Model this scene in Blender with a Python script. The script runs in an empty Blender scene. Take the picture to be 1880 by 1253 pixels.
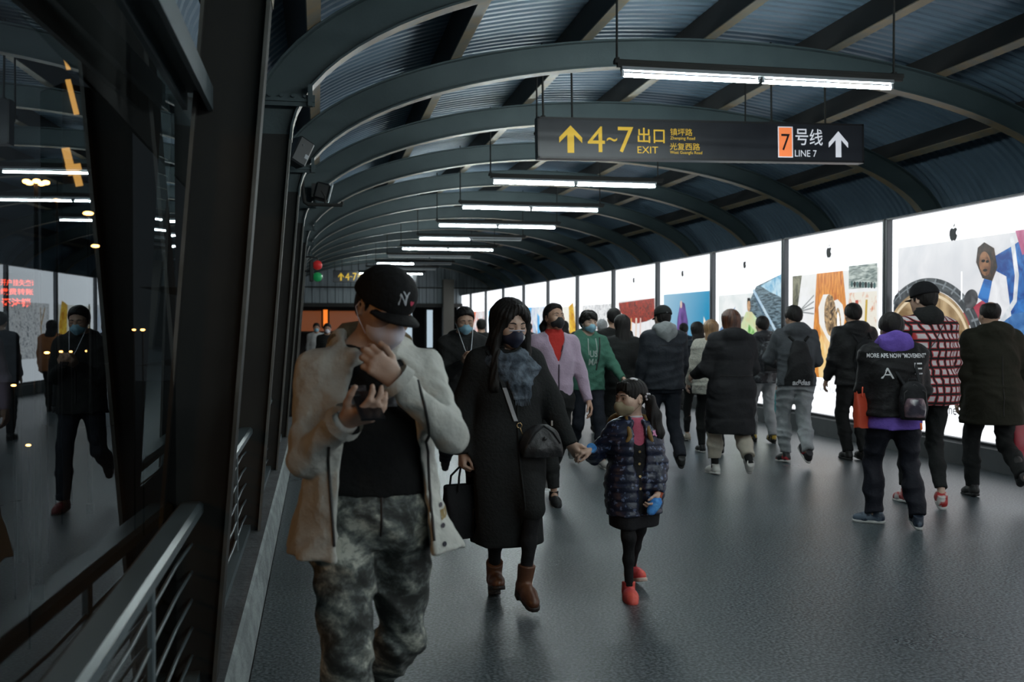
import bpy, math, random
import numpy as np
from mathutils import Vector, Matrix
from mathutils.bvhtree import BVHTree
random.seed(7)
SC = bpy.context.scene
COL = SC.collection
PI = math.pi
# ---------------------------------------------------------------- camera
F_PX = 1850.0
CAM_H = 1.55
YAW = math.radians(10.86)
PITCH = math.radians(0.76)
cam_d = bpy.data.cameras.new('camera')
cam = bpy.data.objects.new('camera', cam_d)
COL.objects.link(cam)
cam.location = (0, 0, CAM_H)
cam.rotation_euler = (PI / 2 - PITCH, 0, -YAW)
cam_d.sensor_width = 36.0
cam_d.lens = 36.0 * F_PX / 1880.0
cam_d.clip_start = 0.05
cam_d.clip_end = 400
cam_d.dof.use_dof = True
cam_d.dof.focus_distance = 6.2
cam_d.dof.aperture_fstop = 3.2
SC.camera = cam
SC.view_settings.view_transform = 'Standard'
SC.view_settings.look = 'None'
SC.view_settings.gamma = 1.0
SC.view_settings.exposure = 0.3
SC.view_settings.use_curve_mapping = False
SC.cycles.use_denoising = True
SC.cycles.max_bounces = 6
SC.cycles.diffuse_bounces = 3
SC.cycles.glossy_bounces = 4
SC.cycles.transparent_max_bounces = 8
SC.cycles.caustics_reflective = False
SC.cycles.caustics_refractive = False
SC.cycles.sample_clamp_indirect = 4.0
# ---------------------------------------------------------------- night sky
world = bpy.data.worlds.new('night')
SC.world = world
world.use_nodes = True
bg = world.node_tree.nodes['Background']
bg.inputs[0].default_value = (0.30, 0.36, 0.42, 1)
bg.inputs[1].default_value = 0.030
# light levels of the lamps that the place has
TUBE_STRENGTH = 105.0
BOX_STRENGTH = 1.15
PRINT_STRENGTH = 0.72
LAMP_COLOR = (1.0, 0.45, 0.12)

def pix(x, y, depth):
    """world point seen at pixel (x, y) of the 1880x1253 frame, at that depth along the view axis"""
    r = Vector((math.cos(YAW), -math.sin(YAW), 0))
    f = Vector((math.sin(YAW) * math.cos(PITCH), math.cos(YAW) * math.cos(PITCH), -math.sin(PITCH)))
    u = r.cross(f)
    return cam.location + f * depth + r * ((x - 940) / F_PX * depth) - u * ((y - 626.5) / F_PX * depth)

def bend(y):
    t = max(0.0, y - 15.0)
    return -0.0028 * t * t if t < 9 else -0.0028 * 81 - 0.0504 * (t - 9)
# ---------------------------------------------------------------- materials
MATS = {}
def nodes_of(m):
    m.use_nodes = True
    return m.node_tree.nodes, m.node_tree.links, m.node_tree.nodes['Principled BSDF']

def mat(name, col, rough=0.6, metal=0.0, col2=None, nscale=8.0, bump=0.0, bscale=60.0, spec=0.5, stretch=None,
        emit=0.0, sheen=0.0, kind='noise', contrast=(0.4, 0.6), detail=4.0, dist=0.0):
    if name in MATS:
        return MATS[name]
    m = bpy.data.materials.new(name)
    n, l, b = nodes_of(m)
    b.inputs['Base Color'].default_value = (*col, 1)
    b.inputs['Roughness'].default_value = rough
    b.inputs['Metallic'].default_value = metal
    b.inputs['Specular IOR Level'].default_value = spec
    if sheen:
        b.inputs['Sheen Weight'].default_value = sheen
    tc = n.new('ShaderNodeTexCoord')
    vec = tc.outputs['Object']
    if stretch:
        mp = n.new('ShaderNodeMapping')
        mp.inputs['Scale'].default_value = stretch
        l.new(vec, mp.inputs[0])
        vec = mp.outputs[0]
    if col2 is not None:
        if kind == 'wave':
            t = n.new('ShaderNodeTexWave')
            t.inputs['Scale'].default_value = nscale
            t.inputs['Distortion'].default_value = dist
            fac = t.outputs['Fac']
        else:
            t = n.new('ShaderNodeTexNoise')
            t.inputs['Scale'].default_value = nscale
            t.inputs['Detail'].default_value = detail
            t.inputs['Distortion'].default_value = dist
            fac = t.outputs['Fac']
        l.new(vec, t.inputs['Vector'])
        r = n.new('ShaderNodeValToRGB')
        r.color_ramp.elements[0].position = contrast[0]
        r.color_ramp.elements[1].position = contrast[1]
        r.color_ramp.elements[0].color = (*col, 1)
        r.color_ramp.elements[1].color = (*col2, 1)
        l.new(fac, r.inputs[0])
        l.new(r.outputs[0], b.inputs['Base Color'])
        if emit:
            l.new(r.outputs[0], b.inputs['Emission Color'])
    if emit:
        if col2 is None:
            b.inputs['Emission Color'].default_value = (*col, 1)
        b.inputs['Emission Strength'].default_value = emit
    if bump:
        t2 = n.new('ShaderNodeTexNoise')
        t2.inputs['Scale'].default_value = bscale
        t2.inputs['Detail'].default_value = 3.0
        l.new(vec, t2.inputs['Vector'])
        bp = n.new('ShaderNodeBump')
        bp.inputs['Strength'].default_value = bump
        bp.inputs['Distance'].default_value = 0.02
        l.new(t2.outputs['Fac'], bp.inputs['Height'])
        l.new(bp.outputs[0], b.inputs['Normal'])
    MATS[name] = m
    return m

def glow(name, col, strength):
    """a surface that gives off light"""
    if name in MATS:
        return MATS[name]
    m = bpy.data.materials.new(name)
    n, l, b = nodes_of(m)
    b.inputs['Base Color'].default_value = (0.02, 0.02, 0.02, 1)
    b.inputs['Roughness'].default_value = 0.35
    b.inputs['Emission Color'].default_value = (*col, 1)
    b.inputs['Emission Strength'].default_value = strength
    MATS[name] = m
    return m
# ---------------------------------------------------------------- mesh helpers
class MB:
    """collects shapes into one mesh"""
    def __init__(self):
        self.v = []; self.f = []; self.mi = []; self.sm = []
    def add(self, vs, fs, mi=0, smooth=False):
        o = len(self.v)
        self.v += [tuple(p) for p in vs]
        self.f += [tuple(i + o for i in f) for f in fs]
        self.mi += [mi] * len(fs)
        self.sm += [smooth] * len(fs)
        return self
    def box(self, c, s, rot=None, mi=0, bev=0.0):
        hx, hy, hz = s[0] / 2, s[1] / 2, s[2] / 2
        if bev and min(hx, hy, hz) > bev * 1.5:
            pts = []; idx = {}
            for sx in (-1, 1):
                for sy in (-1, 1):
                    for sz in (-1, 1):
                        for ax in range(3):
                            p = [sx * hx, sy * hy, sz * hz]
                            for a in range(3):
                                if a != ax:
                                    p[a] -= bev * (1 if p[a] > 0 else -1)
                            idx[(sx, sy, sz, ax)] = len(pts); pts.append(p)
            fs = []
            for ax in range(3):
                a1, a2 = (ax + 1) % 3, (ax + 2) % 3
                for s0 in (-1, 1):
                    q = []
                    for (i, j) in ((-1, -1), (1, -1), (1, 1), (-1, 1)):
                        k = [0, 0, 0]; k[ax] = s0; k[a1] = i; k[a2] = j
                        q.append(idx[(*k, ax)])
                    fs.append(q if s0 > 0 else q[::-1])
                for i in (-1, 1):
                    for j in (-1, 1):
                        k0 = [0, 0, 0]; k0[a1] = i; k0[a2] = j; k1 = list(k0); k0[ax] = -1; k1[ax] = 1
                        q = [idx[(*k0, a1)], idx[(*k1, a1)], idx[(*k1, a2)], idx[(*k0, a2)]]
                        fs.append(q if i * j < 0 else q[::-1])
            for sx in (-1, 1):
                for sy in (-1, 1):
                    for sz in (-1, 1):
                        q = [idx[(sx, sy, sz, a)] for a in range(3)]
                        fs.append(q if sx * sy * sz > 0 else q[::-1])
        else:
            pts = [(x, y, z) for x in (-hx, hx) for y in (-hy, hy) for z in (-hz, hz)]
            fs = [(0, 1, 3, 2), (4, 6, 7, 5), (0, 4, 5, 1), (2, 3, 7, 6), (0, 2, 6, 4), (1, 5, 7, 3)]
        c = Vector(c)
        if rot is not None:
            pts = [rot @ Vector(p) for p in pts]
        return self.add([Vector(p) + c for p in pts], fs, mi)
    def tube(self, pts, r, seg=8, mi=0, cap=True, closed=False):
        pts = [Vector(p) for p in pts]
        n = len(pts)
        rs = r if isinstance(r, (list, tuple)) else [r] * n
        vs = []; fs = []
        up = None
        for i, p in enumerate(pts):
            if closed:
                d = pts[(i + 1) % n] - pts[i - 1]
            else:
                d = pts[min(i + 1, n - 1)] - pts[max(i - 1, 0)]
            d.normalize()
            if up is None:
                up = Vector((0, 0, 1)) if abs(d.z) < 0.9 else Vector((1, 0, 0))
            a = d.cross(up)
            if a.length < 1e-5:
                a = d.orthogonal()
            a.normalize(); bb = a.cross(d).normalized(); up = bb
            for k in range(seg):
                t = 2 * PI * k / seg
                vs.append(p + (a * math.cos(t) + bb * math.sin(t)) * rs[i])
        for i in range(n if closed else n - 1):
            j = (i + 1) % n
            for k in range(seg):
                k2 = (k + 1) % seg
                fs.append((i * seg + k, i * seg + k2, j * seg + k2, j * seg + k))
        self.add(vs, fs, mi, True)
        if cap and not closed:
            self.add(vs[:seg], [tuple(range(seg))[::-1]], mi)
            self.add(vs[-seg:], [tuple(range(seg))], mi)
        return self
    def cyl(self, a, b, r, seg=12, mi=0, r2=None):
        return self.tube([a, b], [r, r if r2 is None else r2], seg, mi)
    def ball(self, c, r, seg=16, rings=10, mi=0):
        rr = r if isinstance(r, (list, tuple)) else (r, r, r)
        vs = [(c[0], c[1], c[2] + rr[2])]
        for i in range(1, rings):
            t = PI * i / rings
            for k in range(seg):
                p = 2 * PI * k / seg
                vs.append((c[0] + rr[0] * math.sin(t) * math.cos(p), c[1] + rr[1] * math.sin(t) * math.sin(p), c[2] + rr[2] * math.cos(t)))
        vs.append((c[0], c[1], c[2] - rr[2]))
        fs = [(0, 1 + k, 1 + (k + 1) % seg) for k in range(seg)]
        for i in range(rings - 2):
            for k in range(seg):
                k2 = (k + 1) % seg
                fs.append((1 + i * seg + k, 1 + (i + 1) * seg + k, 1 + (i + 1) * seg + k2, 1 + i * seg + k2))
        e = len(vs) - 1
        fs += [(e, 1 + (rings - 2) * seg + (k + 1) % seg, 1 + (rings - 2) * seg + k) for k in range(seg)]
        return self.add(vs, fs, mi, True)
    def sweep(self, rings, mi=0, closed=True, cap=False, smooth=False):
        """rings of equal length, joined one to the next"""
        n = len(rings[0]); vs = [p for r in rings for p in r]; fs = []
        for i in range(len(rings) - 1):
            for k in range(n if closed else n - 1):
                k2 = (k + 1) % n
                fs.append((i * n + k, i * n + k2, (i + 1) * n + k2, (i + 1) * n + k))
        self.add(vs, fs, mi, smooth)
        if cap:
            self.add(rings[0], [tuple(range(n))[::-1]], mi); self.add(rings[-1], [tuple(range(n))], mi)
        return self
    def build(self, name, mats, parent=None, loc=None):
        me = bpy.data.meshes.new(name)
        me.from_pydata(self.v, [], self.f)
        for m in (mats if isinstance(mats, (list, tuple)) else [mats]):
            me.materials.append(m)
        me.polygons.foreach_set('material_index', self.mi)
        me.polygons.foreach_set('use_smooth', self.sm)
        me.update()
        return link(name, me, parent, loc)

def link(name, me, parent=None, loc=None):
    o = bpy.data.objects.new(name, me)
    COL.objects.link(o)
    if parent is not None:
        o.parent = parent
    if loc is not None:
        o.location = loc
    return o

def tag(o, label, cat, group=None, kind=None):
    if label: o['label'] = label
    if cat: o['category'] = cat
    if group: o['group'] = group
    if kind: o['kind'] = kind
    return o

def structure(o, label=None):
    o['kind'] = 'structure'
    if label: o['label'] = label
    return o

def empty(name, loc=(0, 0, 0), rz=0.0, label=None, cat=None, group=None):
    o = bpy.data.objects.new(name, None)
    COL.objects.link(o)
    o.location = loc; o.rotation_euler = (0, 0, rz)
    o.empty_display_size = 0.1
    return tag(o, label, cat, group)

def copy_tree(o, parent=None):
    c = o.copy(); COL.objects.link(c)
    if parent is not None: c.parent = parent
    for ch in list(o.children): copy_tree(ch, c)
    return c

def text_geo(s, size, bold=0.0, extrude=0.0, align='LEFT', spacing=1.0):
    """vertices (x right, y up) and faces of a line of lettering"""
    c = bpy.data.curves.new('lettering', 'FONT')
    c.body = s; c.size = size; c.offset = bold; c.extrude = extrude
    c.align_x = align; c.space_character = spacing
    c.resolution_u = 4
    o = bpy.data.objects.new('lettering', c)
    COL.objects.link(o)
    dg = bpy.context.evaluated_depsgraph_get()
    m = bpy.data.meshes.new_from_object(o.evaluated_get(dg))
    vs = [tuple(v.co) for v in m.vertices]; fs = [tuple(p.vertices) for p in m.polygons]
    bpy.data.objects.remove(o); bpy.data.curves.remove(c); bpy.data.meshes.remove(m)
    return vs, fs

def ordinal(i):
    return ('first second third fourth fifth sixth seventh eighth ninth tenth eleventh twelfth thirteenth fourteenth fifteenth sixteenth').split()[i]
# ================================================================ the covered footbridge
STEEL = mat('painted steel', (0.0580, 0.0866, 0.0927), 0.5, 0.0, (0.0458, 0.0701, 0.0763), 3.0, 0.08, 40, contrast=(0.35, 0.7))
STEEL_DARK = mat('dark column steel', (0.0272, 0.0280, 0.0272), 0.7, 0.0, (0.0336, 0.0336, 0.0312), 3.0, spec=.25)
COL_EDGE = mat('column edge highlight', (0.13, 0.13, 0.12), 0.45, 0.0, (0.09, 0.09, 0.08), 5.0)  # lighter tone paints highlight lines along the column flange rims
LIT_RUST_EDGE = mat('lit worn flange edge', (0.20, 0.19, 0.155), 0.5, 0.0, (0.27, 0.21, 0.13), 6.0)  # worn brown, lightened to paint in the light on rib and purlin flanges
PURLIN = mat('purlin steel', (0.0080, 0.0088, 0.0088), 0.6, 0.0, (0.0120, 0.0112, 0.0104), 4.0)
DECK = mat('corrugated deck', (0.1629, 0.2460, 0.3257), 0.45, 0.0, (0.1386, 0.2113, 0.2806), 2.2, contrast=(0.3, 0.75))
CONCRETE = mat('kerb concrete', (0.20, 0.23, 0.23), 0.75, 0.0, (0.30, 0.34, 0.335), 5.0, 0.35, 35, stretch=(1, 1, 2.0))
CONCRETE_TOP = mat('kerb top concrete', (0.06, 0.062, 0.065), 0.8, 0.0, (0.085, 0.088, 0.092), 6.0, 0.3, 30)
BLACK_METAL = mat('black metal', (0.015, 0.016, 0.017), 0.4, 0.3)
RAIL_MAT = mat('painted handrail', (0.095, 0.125, 0.135), 0.38, 0.15)
GREY_METAL = mat('galvanised grey', (0.28, 0.30, 0.32), 0.45, 0.4)
LAMP_WHITE = glow('lit tube', (0.88, 1.0, 1.0), TUBE_STRENGTH)
LAMP_OFF = mat('unlit tube', (0.6, 0.62, 0.62), 0.3)

def floor_material():
    m = bpy.data.materials.new('speckled rubber floor')
    n, l, b = nodes_of(m)
    tc = n.new('ShaderNodeTexCoord')
    n1 = n.new('ShaderNodeTexNoise'); n1.inputs['Scale'].default_value = 62; n1.inputs['Detail'].default_value = 5
    n2 = n.new('ShaderNodeTexNoise'); n2.inputs['Scale'].default_value = 0.8; n2.inputs['Detail'].default_value = 4
    for t in (n1, n2): l.new(tc.outputs['Object'], t.inputs['Vector'])
    r = n.new('ShaderNodeValToRGB')
    r.color_ramp.elements[0].position = 0.42; r.color_ramp.elements[1].position = 0.62
    r.color_ramp.elements[0].color = (0.022, 0.033, 0.038, 1); r.color_ramp.elements[1].color = (0.185, 0.22, 0.235, 1)
    l.new(n1.outputs['Fac'], r.inputs[0])
    mx = n.new('ShaderNodeMixRGB'); mx.blend_type = 'MULTIPLY'; mx.inputs[0].default_value = 0.5
    l.new(r.outputs[0], mx.inputs[1]); l.new(n2.outputs['Fac'], mx.inputs[2])
    l.new(mx.outputs[0], b.inputs['Base Color'])
    mr = n.new('ShaderNodeMapRange'); mr.inputs[3].default_value = 0.25; mr.inputs[4].default_value = 0.33
    b.inputs['Specular IOR Level'].default_value = 0.36
    l.new(n2.outputs['Fac'], mr.inputs[0]); l.new(mr.outputs[0], b.inputs['Roughness'])
    bp = n.new('ShaderNodeBump'); bp.inputs['Strength'].default_value = 0.33; bp.inputs['Distance'].default_value = 0.008
    n3 = n.new('ShaderNodeTexNoise'); n3.inputs['Scale'].default_value = 60; n3.inputs['Detail'].default_value = 6; n3.inputs['Roughness'].default_value = 0.65
    l.new(tc.outputs['Object'], n3.inputs['Vector'])
    l.new(n3.outputs['Fac'], bp.inputs['Height']); l.new(bp.outputs[0], b.inputs['Normal'])
    return m
FLOOR = floor_material()
Y_FAR = 43.0
Y_NEAR = -9.0
mb = MB(); ys = [Y_NEAR, 14] + [15 + 1.5 * i for i in range(22)]
mb.sweep([[(-0.30 + bend(y), y, 0), (7.12 + bend(y), y, 0)] for y in ys], closed=False)
mb.f = [f[::-1] for f in mb.f]
structure(mb.build('floor', FLOOR), 'dark grey speckled floor of the covered footbridge')
# kerb along the glazed side
mb = MB()
prof = [(-0.305, 0), (-0.31, 0.05), (-0.335, 0.205), (-0.35, 0.222)]
mb.sweep([[(x + bend(y), y, z) for x, z in prof] for y in ys], closed=False)
mb.f = [f for f in mb.f]
mb.sweep([[(-0.35 + bend(y), y, 0.222), (-0.95 + bend(y), y, 0.222), (-0.95 + bend(y), y, -0.3)] for y in ys], closed=False, mi=1)
structure(mb.build('trim_1', [CONCRETE, CONCRETE_TOP]), 'pale concrete kerb under the glazed side')
# ---------------------------------------------------------------- roof arch line
AX, AZ, AA, AB = 4.03, 2.78, 4.2, 1.40
def arch(t, off=0.0):
    """point at parameter t (0 left springing, pi right) moved out by off"""
    c, s = math.cos(PI - t), math.sin(PI - t)
    nx, nz = c / AA, s / AB
    L = math.hypot(nx, nz)
    return AX + AA * c + nx / L * off, AZ + AB * s + nz / L * off
NT = 48
def tt(i, n=NT):
    return PI * i / n
DECK_OFF = 0.56
# corrugated roof deck: ribs of the sheet run across the bridge
mb = MB(); rings = []
y = Y_NEAR
while y < Y_FAR + 0.3:
    for dy, dz in ((0.0, 0.0), (0.058, 0.0), (0.076, 0.03), (0.124, 0.03)):
        yy = y + dy
        rings.append([(arch(tt(i), DECK_OFF + dz)[0] + bend(yy), yy, arch(tt(i), DECK_OFF + dz)[1]) for i in range(-1, NT + 2)])
    y += 0.142
mb.sweep(rings, closed=False)
structure(mb.build('ceiling', DECK), 'arched ceiling of pale corrugated metal sheet')

# ---------------------------------------------------------------- arched frames: columns, rib, splice plates
PITCH_Y = 2.86
def rib_section(t, y):
    b = bend(y)
    w, tf, h = 0.075, 0.014, 0.27
    pr = [(-w, 0), (w, 0), (w, tf), (0.006, tf), (0.006, h - tf), (w, h - tf), (w, h), (-w, h), (-w, h - tf), (-0.006, h - tf), (-0.006, tf), (-w, tf)]
    out = []
    for dy, off in pr:
        x, z = arch(t, off); out.append((x + b, y + dy, z))
    return out
def leg_point(side, s, off):
    """s 0 at the kerb top, 1 at the springing; off goes outward"""
    if side < 0:
        x = -0.38 + (-0.17 + 0.38) * s - off
    else:
        x = 8.44 - (8.44 - 8.23) * s + off
    return x, 0.222 + (2.82 - 0.222) * s
def frame_at(y, label, near=False):
    e = empty('arched_frame', (0, 0, 0), 0, label, 'steel arch', 'steel arches of the roof')
    m = MB(); m.sweep([rib_section(tt(i), y) for i in range(NT + 1)], cap=True, smooth=False)
    # worn lower flange, the light on it put into its own material colour
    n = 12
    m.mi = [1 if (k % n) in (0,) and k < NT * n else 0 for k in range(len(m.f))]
    m.build('rib', [STEEL, LIT_RUST_EDGE], e)
    for side in (-1, 1):
        m = MB()
        w, tf, h = 0.065, 0.014, 0.25
        pr = [(-w, 0), (w, 0), (w, tf), (0.02, tf), (0.02, h - tf), (w, h - tf), (w, h), (-w, h), (-w, h - tf), (-0.02, h - tf), (-0.02, tf), (-w, tf)]
        rr = []
        for s in (0, 1.0):
            rr.append([(leg_point(side, s, off)[0] + bend(y), y + dy * (1 if side < 0 else -1), leg_point(side, s, off)[1]) for dy, off in pr])
        m.sweep(rr, cap=True)
        m.mi = [1 if k in (1, 11, 5, 7) else 0 for k in range(len(m.f))]  # flange rims take the painted highlight
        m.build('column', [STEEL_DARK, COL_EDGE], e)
    m = MB(); b = bend(y)
    m.box((-0.19 + b, y - 0.085, 3.03), (0.34, 0.012, 0.075)); m.box((-0.19 + b, y - 0.092, 3.03), (0.34, 0.03, 0.02))
    m.box((-0.05 + b, y - 0.10, 3.06), (0.03, 0.05, 0.14))
    for k in range(4):
        m.cyl((-0.31 + 0.075 * k + b, y - 0.09, 3.055), (-0.31 + 0.075 * k + b, y - 0.11, 3.055), 0.011, 6)
    m.build('splice_plate', STEEL, e)
    return e
ARCH_Y = [3.95 + PITCH_Y * i for i in range(14)]
for i, yy in enumerate(ARCH_Y):
    frame_at(yy, 'grey steel roof arch on dark columns, %s one counted from the viewer' % ordinal(i))
# ---------------------------------------------------------------- purlins
def along(x_of, z_of, ys, prof, name, m, parent=None):
    b = MB()
    b.sweep([[(x_of + bend(y) + px, y, z_of + pz) for px, pz in prof] for y in ys], cap=True)
    return b.build(name, m, parent)
ys_l = [Y_NEAR, 14] + [15 + 1.5 * i for i in range(19)] + [Y_FAR - 0.2]
for k, xp in enumerate((-0.13, 1.18, 2.52, 3.86, 5.26, 6.55, 7.75)):
    t = min(max(PI - math.acos(max(-1, min(1, (xp - AX) / (AA + 0.3)))), 0.02), PI - 0.02)
    x0, z0 = arch(t, 0.285); x1, z1 = arch(t, 0.555)
    dx, dz = x1 - x0, z1 - z0; L = math.hypot(dx, dz); dx /= L; dz /= L
    nx, nz = dz, -dx
    w = 0.035
    pr = [(-nx * w, -nz * w), (nx * w, nz * w), (nx * w + dx * L, nz * w + dz * L), (-nx * w + dx * L, -nz * w + dz * L)]
    pl = [(-nx * 0.055, -nz * 0.055), (nx * 0.055, nz * 0.055), (nx * 0.055 - dx * 0.012, nz * 0.055 - dz * 0.012), (-nx * 0.055 - dx * 0.012, -nz * 0.055 - dz * 0.012)]
    e = empty('roof_purlin', (0, 0, 0), 0, 'long dark purlin under the roof sheet, %s one counted from the glazed side' % ordinal(k), 'purlin', 'purlins under the roof sheet')
    along(x0, z0, ys_l, pr, 'web', PURLIN, e)
    along(x0, z0, ys_l, pl, 'flange', LIT_RUST_EDGE, e)

# ---------------------------------------------------------------- glazed side: panes, rails
def pane_material():
    m = bpy.data.materials.new('window glass')
    m.use_nodes = True
    n, l = m.node_tree.nodes, m.node_tree.links
    n.clear()
    out = n.new('ShaderNodeOutputMaterial')
    tr = n.new('ShaderNodeBsdfTransparent'); tr.inputs[0].default_value = (0.72, 0.76, 0.76, 1)
    gl = n.new('ShaderNodeBsdfGlossy'); gl.inputs['Roughness'].default_value = 0.004; gl.inputs[0].default_value = (0.72, 0.8, 0.84, 1)
    fr = n.new('ShaderNodeFresnel'); fr.inputs[0].default_value = 1.75
    mx = n.new('ShaderNodeMixShader')
    l.new(fr.outputs[0], mx.inputs[0]); l.new(tr.outputs[0], mx.inputs[1]); l.new(gl.outputs[0], mx.inputs[2])
    l.new(mx.outputs[0], out.inputs[0])
    return m
GLASS = pane_material()
def pane(name, x0, y0, x1, y1, z0, z1, lean=0.0):
    d = Vector((x1 - x0, y1 - y0, 0)).normalized(); nn = Vector((-d.y, d.x, 0)) * 0.004
    m = MB()
    a = [Vector((x0, y0, z0)), Vector((x1, y1, z0)), Vector((x1 + lean, y1, z1)), Vector((x0 + lean, y0, z1))]
    m.add(a, [(0, 1, 2, 3)])
    return structure(m.build(name, GLASS), None)
GX = -0.52
pane('window_1', GX - 0.115, 0.55, GX - 0.005, ARCH_Y[0] - 0.02, 0.23, 3.3)
for i in range(9):
    y0, y1 = ARCH_Y[i] + 0.03, ARCH_Y[i + 1] - 0.03
    if i >= 3: break
    pane('window_%d' % (i + 2), -0.66, y0, -0.66, y1, 0.95, 2.7, 0.1)
def railing(y0, y1, label, near=False):
    e = empty('railing', (0, 0, 0), 0, label, 'railing', 'railings between the columns')
    def X(y): return -0.47 + bend(y)
    m = MB()
    hw, z = 0.045, 0.90
    pr = [(-hw, z - 0.04), (-hw + 0.012, z - 0.055), (hw - 0.012, z - 0.055), (hw, z - 0.04), (hw, z - 0.012), (hw - 0.014, z), (-hw + 0.014, z), (-hw, z - 0.012)]
    m.sweep([[(X(y) + a, y, b) for a, b in pr] for y in (y0, y1)], cap=True)
    m.build('handrail', RAIL_MAT, e)
    m = MB(); m.sweep([[(X(y) + a, y, b) for a, b in ((-0.03, 0.222), (0.03, 0.222), (0.03, 0.262), (-0.03, 0.262))] for y in (y0, y1)], cap=True)
    m.build('bottom_rail', RAIL_MAT, e)
    npost = 2
    for k in range(npost):
        y = y0 + (y1 - y0) * (0.3 + 0.42 * k)
        m = MB(); m.box((X(y), y, 0.55), (0.022, 0.035, 0.6), bev=0.004); m.build('post', RAIL_MAT, e)
    for k in range(5):
        z = 0.34 + 0.105 * k
        ps = []
        for q in range(9):
            u = q / 8
            ps.append((X(y0), y0 + (y1 - y0) * u, z - 0.022 * math.sin(PI * ((u * 2.4) % 1))))
        m = MB(); m.tube(ps, 0.007, 6); m.build('rod', RAIL_MAT, e)
    return e
railing(0.6, ARCH_Y[0] - 0.03, 'grey handrail with rods nearest the viewer, before the first column')
for i in range(6):
    railing(ARCH_Y[i] + 0.03, ARCH_Y[i + 1] - 0.03, 'grey railing with rods between the %s and %s columns from the viewer' % (ordinal(i), ordinal(i + 1)))
# upper rail in front of the near pane
m = MB()
pr = [(-0.055, 2.36), (-0.037, 2.36), (-0.037, 2.425), (0.037, 2.425), (0.037, 2.36), (0.055, 2.36), (0.055, 2.45), (-0.055, 2.45)]
m.sweep([[(-0.44 + a, y, b) for a, b in pr] for y in (0.6, ARCH_Y[0] - 0.03)], cap=True)
tag(m.build('upper_rail', RAIL_MAT), 'grey steel rail above head height crossing the near window', 'rail')
m = MB(); m.sweep([[(-0.685 + bend(y), y, z) for z in (2.30, 3.45)] for y in ys_l], closed=False); m.sweep([[(-0.70 + bend(y), y, z) for z in (2.30, 3.45)] for y in ys_l], closed=False)
structure(m.build('trim_2', STEEL_DARK), 'dark eaves board above the glass')
# ---------------------------------------------------------------- ceiling lights
def ceiling_light(y, left, right, label):
    b = bend(y)
    e = empty('ceiling_light', (3.39 + b, y, 0), 0, label, 'ceiling light', 'tube lights hung across the bridge')
    z = 3.47; L = 1.13
    m = MB(); m.box((0.03, 0.03, z + 0.105), (2 * L + 0.16, 0.05, 0.035), bev=0.006); m.box((0.03, 0.01, z + 0.075), (2 * L + 0.12, 0.03, 0.03)); m.build('rail', STEEL_DARK, e)
    m = MB()
    pr = [(-0.03, 0.034), (0.03, 0.034), (0.024, 0.062), (-0.024, 0.062)]
    m.sweep([[(x, dy, z + dz) for dy, dz in pr] for x in (-L, L)], cap=True)
    for x in (-L + 0.01, -0.02, 0.02, L - 0.01): m.box((x, 0, z + 0.012), (0.018, 0.03, 0.045))
    m.build('housing', GREY_METAL, e)
    for s, on in ((-1, left), (1, right)):
        m = MB(); a, c = (-L + 0.02, -0.02) if s < 0 else (0.02, L - 0.02)
        m.cyl((a, 0, z), (c, 0, z), 0.015, 10)
        m.build('tube', LAMP_WHITE if on else LAMP_OFF, e)
    for x in (-L - 0.02, L + 0.04):
        t = PI - math.acos((3.39 + x - AX) / (AA + 0.29)); zz = arch(t, 0.29)[1]
        m = MB(); m.cyl((x, 0.05, z + 0.11), (x, 0.05, zz + 0.12), 0.009, 8); m.box((x, 0.05, z + 0.13), (0.03, 0.05, 0.02)); m.build('hanger_rod', STEEL_DARK, e)
    return e
STATES = [(1, 1), (1, 1), (1, 1), (1, 1), (1, 1), (1, 1), (1, 0), (1, 1), (0, 0), (1, 0), (0, 0), (1, 1), (1, 0)]
for i, (a, c) in enumerate(STATES):
    w = 'lit tube light' if a and c else ('half lit tube light' if a else 'unlit tube light')
    if i == 0: lab = 'lit tube light overhead above the upper picture edge, before the first in view'
    else: lab = '%s hung across the bridge, %s from the viewer' % (w, ordinal(i - 1))
    ceiling_light(7.38 + 2.88 * (i - 1), a, c, lab)
for i in range(4):
    ceiling_light(7.38 - 2.88 * (i + 2), 1, 1, 'lit tube light hung over the bridge behind the camera, %s one back' % ordinal(i))
# ---------------------------------------------------------------- hanging sign
SIGN_BLUE = mat('sign face', (0.018, 0.021, 0.028), 0.35, 0.0, (0.026, 0.030, 0.038), 2.0)
SIGN_EDGE = mat('sign edge', (0.012, 0.013, 0.015), 0.4)
Y_INK = mat('yellow sign ink', (0.62, 0.40, 0.03), 0.5, emit=0.42)
W_INK = mat('white sign ink', (0.68, 0.70, 0.76), 0.5, emit=0.42)
O_INK = mat('orange sign ink', (0.86, 0.22, 0.07), 0.5, emit=0.55)
K_INK = mat('dark sign ink', (0.012, 0.012, 0.014), 0.5)
def arrow_up(m, x, z, w, h, y, mi=0):
    hw = w / 2; s = w * 0.145
    pts = [(x, z + h), (x + hw, z + h * 0.56), (x + hw, z + h * 0.36), (x + s, z + h * 0.66), (x + s, z), (x - s, z), (x - s, z + h * 0.66), (x - hw, z + h * 0.36), (x - hw, z + h * 0.56)]
    m.add([(a, y, b) for a, b in pts], [(0, 1, 2, 3), (0, 3, 6, 7), (0, 7, 8), (3, 4, 5, 6)], mi)
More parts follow.
